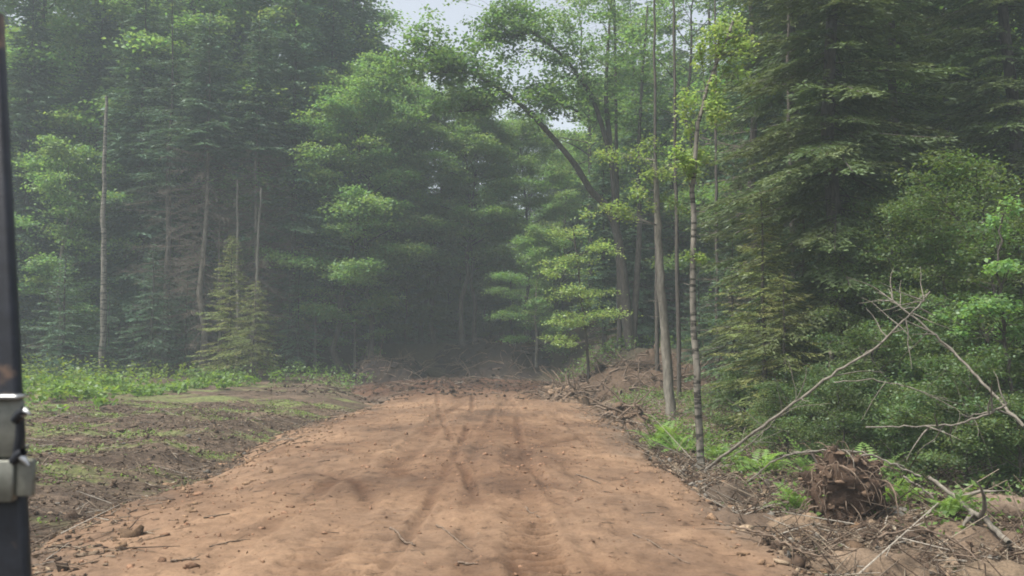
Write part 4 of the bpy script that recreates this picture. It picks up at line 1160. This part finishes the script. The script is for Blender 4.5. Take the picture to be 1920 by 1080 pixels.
def root_ball():
    rng = np.random.default_rng(55)
    Y = 9.6; x0 = xat(1572, Y)
    e = empty('root_ball', (x0, Y, tz(x0, Y) - 0.05)); tagobj(e, 'torn brown root ball of a felled tree with hanging roots', 'root ball')
    m = MB()
    nu, nv = 40, 26
    U, V = np.meshgrid(np.linspace(0, 2 * math.pi, nu), np.linspace(-0.45 * math.pi, 0.5 * math.pi, nv))
    cu, su, sv_ = np.cos(U) * np.cos(V), np.sin(U) * np.cos(V), np.sin(V)
    rr_ = 0.95 + 1.0 * fbm(cu * 2.3 + sv_ * 1.7 + 9, su * 2.3 - sv_ * 2.1, 5, 4) + 0.85 * fbm(cu * 6 + sv_ * 5, su * 6 + sv_ * 7, 8, 4)
    rr_[:, -1] = rr_[:, 0]
    sq = lambda q, p: np.sign(q) * np.abs(q) ** p
    S = np.stack([0.36 * rr_ * sq(np.cos(V), 0.75) * sq(np.cos(U), 0.85), 0.27 * rr_ * sq(np.cos(V), 0.75) * sq(np.sin(U), 0.85), 0.36 + 0.36 * rr_ * sq(np.sin(V), 0.75)], -1)
    S[..., 0] += 0.06 * S[..., 2]
    i = np.arange(nv - 1)[:, None] * nu; j = np.arange(nu - 1)[None, :]
    tn = np.array((0.095, 0.062, 0.043)) * (1 + 1.6 * fbm(cu * 5 + sv_ * 3, su * 5 + sv_ * 4, 15, 3))[..., None]
    m.add(S.reshape(-1, 3), np.stack([i + j, i + j + 1, i + nu + j + 1, i + nu + j], -1).reshape(-1, 4), np.clip(tn.reshape(-1, 3), .02, 1))
    k = rng.integers(0, nu * nv, 220)
    m.lumps(S.reshape(-1, 3)[k], rng.uniform(0.015, 0.05, 220), rng, np.array((0.14, 0.095, 0.065)) * rng.uniform(0.5, 1.7, (220, 1)))
    m.build('soil', M_debris, e)
    r = MB()
    for q in range(230):
        p = S.reshape(-1, 3)[rng.integers(nu * 5, nu * nv)]
        d = (p - np.array((0, 0, 0.34))) + rng.normal(size=3) * 0.25 + (0, 0, -0.12)
        r.tube(curve(p * 0.97, d, rng.uniform(0.08, 0.42), 6, rng, -2.4, 0.2), np.linspace(0.008, 0.002, 7) * rng.uniform(0.6, 1.5), 4)
    for (dx, dz) in ((0.34, 0.5), (-0.12, 0.66)):
        r.tube(curve((dx, -0.2, dz), (0.15, -0.4, 0.05), 0.6, 8, rng, -3.0, 0.16), np.linspace(0.014, 0.004, 9), 6)
    r.build('roots', M_brownwood, e)
root_ball()

def clod_heap(label, px, Y, s, seed, tint0):
    rng = np.random.default_rng(seed)
    x0 = xat(px, Y)
    e = MB()
    o0 = np.array((x0, Y, tz(x0, Y)))
    X = np.linspace(-0.75, 0.75, 44) * s
    a, b = np.meshgrid(X, X * 0.8)
    rr_ = np.hypot(a / 0.75, b / 0.6) / s + 0.55 * fbm(a * 3 + seed, b * 3, seed, 3)
    z = top_z(x0 + a, Y + b) - o0[2] + 0.13 * s * (1 - smooth(rr_, 0, 0.85)) * (1 + 1.6 * fbm(a * 5, b * 5, seed + 4, 4)) - 0.16 * smooth(rr_, 0.6, 0.95) + 0.04 * fbm(a * 7, b * 7, seed + 8, 2)
    tn = np.asarray(tint0) * (1 + 1.3 * fbm(a * 4, b * 4, seed + 9, 4))[..., None]
    i = np.arange(43)[:, None] * 44; j = np.arange(43)[None, :]
    e.add(np.stack([a, b, z], -1).reshape(-1, 3), np.stack([i + j, i + j + 1, i + 45 + j, i + 44 + j], -1).reshape(-1, 4), np.clip(tn, 0.02, 1).reshape(-1, 3))
    o = e.build('clod_heap', M_debris); o.location = o0
    tagobj(o, label, 'soil heap', 'heaps of soil in the slash')
clod_heap('pale sandy heap left of the root ball', 1485, 9.5, 0.85, 1, (0.19, 0.135, 0.09))
clod_heap('dark soil heap at the right road edge before the root ball', 1400, 9.7, 1.0, 2, (0.12, 0.085, 0.06))
clod_heap('tan clay heap right of the root ball under the weathered log', 1830, 8.6, 0.9, 3, (0.16, 0.115, 0.08))
clod_heap('brown heap in the bottom right of the slash', 1640, 7.8, 1.1, 4, (0.20, 0.145, 0.10))
clod_heap('pale tan heap in the bottom right corner', 1880, 7.4, 1.1, 5, (0.21, 0.155, 0.105))
clod_heap('dark heap beside the dirt below the mottled birch', 1352, 11.5, 0.9, 6, (0.10, 0.075, 0.055))

def dark_log():
    rng = np.random.default_rng(66)
    a, b = P(1810, 945, 9.9), P(1990, 958, 9.4)
    a[2] = tz(a[0], a[1]) + 0.12; b[2] = tz(b[0], b[1]) + 0.12
    t = np.linspace(0, 1, 14)[:, None]
    pa = a + (b - a) * t
    m = MB(); m.tube(pa - a, np.full(14, 0.155), 14, lump=0.05, rng=rng)
    o = m.build('fallen_log', M_brownwood); o.location = a
    tagobj(o, 'dark rotten log lying at the right edge below the shrubs', 'log')
    c = MB()
    d = (pa[1] - pa[0]); d /= np.linalg.norm(d)
    u = np.cross(d, (0, 0, 1)); w = np.cross(u, d)
    an = np.linspace(0, 2 * math.pi, 13)
    ring = [(math.cos(q) * u + math.sin(q) * w) * 0.15 - d * 0.004 for q in an]
    V = [np.array((0, 0, 0)) - d * 0.004] + ring
    F = [(0, k, k + 1, k + 2) for k in range(1, 12, 2)]
    c.add(np.array(V), F, (0.9, 0.75, 0.6)); c.build('cut_end', M_deadwood, o)
dark_log()

# ------------------------------------------------------------------ the black post with its latch
def gate_post():
    Y = 1.6
    mpx = Y / FPX
    x_r = xat(57, Y)
    base_z = tz(x_r - 0.05, Y)
    e = empty('gate_post', (x_r - 0.05, Y, base_z - 0.05)); tagobj(e, 'black steel post with a grey latch plate close at the left edge', 'post')
    o0 = np.array(e.location)
    m1, n, l = newmat('black_paint'); f = noise(n, l, 30, 5, 0.7)
    c = ramp(n, l, f, [(0.35, (0.007, 0.009, 0.013)), (0.7, (0.016, 0.019, 0.028))])
    tc = noise(n, l, 9, 4, 0.6, None, 2.5)
    c = mixc(n, l, c, (0.12, 0.075, 0.05), ramp(n, l, tc, [(0.60, (0, 0, 0)), (0.68, (0.8, 0.8, 0.8))]))
    finish(m1, n, l, c, 0.5, f, 0.3, 0.004, 0, 0.4)
    m2, n, l = newmat('galvanised_plate'); f = noise(n, l, 26, 5, 0.7)
    c = ramp(n, l, f, [(0.3, (0.12, 0.125, 0.105)), (0.7, (0.22, 0.223, 0.195))])
    finish(m2, n, l, c, 0.5, f, 0.25, 0.004, 0.35, 0.4)
    m3, n, l = newmat('bright_metal'); f = noise(n, l, 40, 4, 0.7)
    c = ramp(n, l, f, [(0.3, (0.26, 0.27, 0.28)), (0.7, (0.46, 0.47, 0.48))])
    finish(m3, n, l, c, 0.35, f, 0.2, 0.003, 0.7, 0.5)
    def rbox(mb, x0, x1, y0, y1, z0, z1, b=0.006, col=(1, 1, 1), lean=(0, 0)):
        """box with rounded upright edges; lean shifts the top in x"""
        ring = []
        for (cx, cyy, a0) in ((x1 - b, y1 - b, 0), (x0 + b, y1 - b, 90), (x0 + b, y0 + b, 180), (x1 - b, y0 + b, 270)):
            for a in (0, 30, 60, 90):
                ring.append((cx + b * math.cos(R(a0 + a)), cyy + b * math.sin(R(a0 + a))))
        ring = np.array(ring); K = len(ring)
        cen = ring.mean(0)
        rings = [(0.90, z0), (1.0, z0 + b * 0.6), (1.0, z1 - b * 0.6), (0.90, z1), (0.0, z1)]
        V = []
        for (k, z) in [(0.0, z0)] + rings:
            r_ = cen + (ring - cen) * k
            sh = lean[0] * (z - z0) / (z1 - z0)
            V.append(np.concatenate([r_ + (sh, 0), np.full((K, 1), z)], 1))
        V = np.concatenate(V) - o0
        i = np.arange(5)[:, None] * K; j = np.arange(K)[None, :]; k = (j + 1) % K
        mb.add(V, np.stack([i + j, i + k, i + K + k, i + K + j], -1).reshape(-1, 4), col)
    def zz(py): return float(P(0, py, Y)[2])
    def xx(px): return xat(px, Y)
    p = MB(); rbox(p, xx(-60), xx(192), Y, Y + 0.03, base_z - 0.05, zz(15), 0.010, lean=(-0.2196, 0))
    p.build('post', m1, e)
    p = MB(); rbox(p, xx(-45), xx(54), Y - 0.012, Y - 0.001, zz(856), zz(748), 0.004); p.build('latch_plate', m2, e)
    p = MB(); rbox(p, xx(-45), xx(9), Y - 0.016, Y - 0.0125, zz(850), zz(765), 0.002, (1.3, 1.3, 1.2)); p.build('label_plate', m2, e)
    p = MB(); rbox(p, xx(-45), xx(56), Y - 0.030, Y - 0.001, zz(747), zz(739), 0.004); p.build('top_flange', m3, e)
    p = MB(); rbox(p, xx(-45), xx(47), Y - 0.020, Y - 0.001, zz(938), zz(861), 0.004); p.build('lower_plate', m2, e)
    p = MB(); rbox(p, xx(47), xx(80), Y - 0.014, Y - 0.001, zz(928), zz(860), 0.004, (0.55, 0.55, 0.5)); p.build('side_bracket', m2, e)
    rng = np.random.default_rng(3)
    for py in (775, 851):
        b = MB()
        c0 = np.array((xx(47), Y - 0.022, zz(py + 12))) - o0
        b.tube([c0, c0 + (0.012, -0.004, 0.012), c0 + (0.022, -0.006, 0.020)], [0.008, 0.010, 0.008], 10)
        bo = b.build('bolt', m1, e)
        h = MB()
        h.tube([c0 + (0.018, -0.006, 0.010), c0 + (0.024, -0.007, 0.006 if py > 800 else 0.020), c0 + (0.034, -0.008, -0.006 if py > 800 else 0.012)], [0.006, 0.006, 0.002], 10)
        h.build('bolt_head', m3, bo)
    b = MB()
    c0 = np.array((xx(46), Y - 0.010, zz(850))) - o0
    b.tube([c0, c0 + (0.006, 0, 0.035), c0 + (0.004, 0, 0.075)], [0.007, 0.009, 0.007], 8)
    b.build('latch_bar', m1, e)
gate_post()

# ------------------------------------------------------------------ haze
def haze():
    m, n, l = newmat('glare_haze')
    v = n.new('ShaderNodeVolumePrincipled')  # even volume, added mostly to stand in for glare on a windshield
    v.inputs['Color'].default_value = (0.80, 0.93, 1.0, 1)
    v.inputs['Density'].default_value = HAZE
    v.inputs['Anisotropy'].default_value = 0.1
    o = n.new('ShaderNodeOutputMaterial'); l.new(v.outputs[0], o.inputs['Volume'])
    b = MB()
    x0, x1, y0, y1, z0, z1 = -250, 250, -40, 260, -3.0, 34
    V = [(x, y, z) for z in (z0, z1) for y in (y0, y1) for x in (x0, x1)]
    b.add(V, [(0, 2, 3, 1), (4, 5, 7, 6), (0, 1, 5, 4), (2, 6, 7, 3), (0, 4, 6, 2), (1, 3, 7, 5)])
    h = b.build('haze', m, None, False)
    tagobj(h, 'thin bluish haze added in the clearing, mostly standing in for windshield glare', 'haze', kind='stuff')
if HAZE > 0:
    haze()
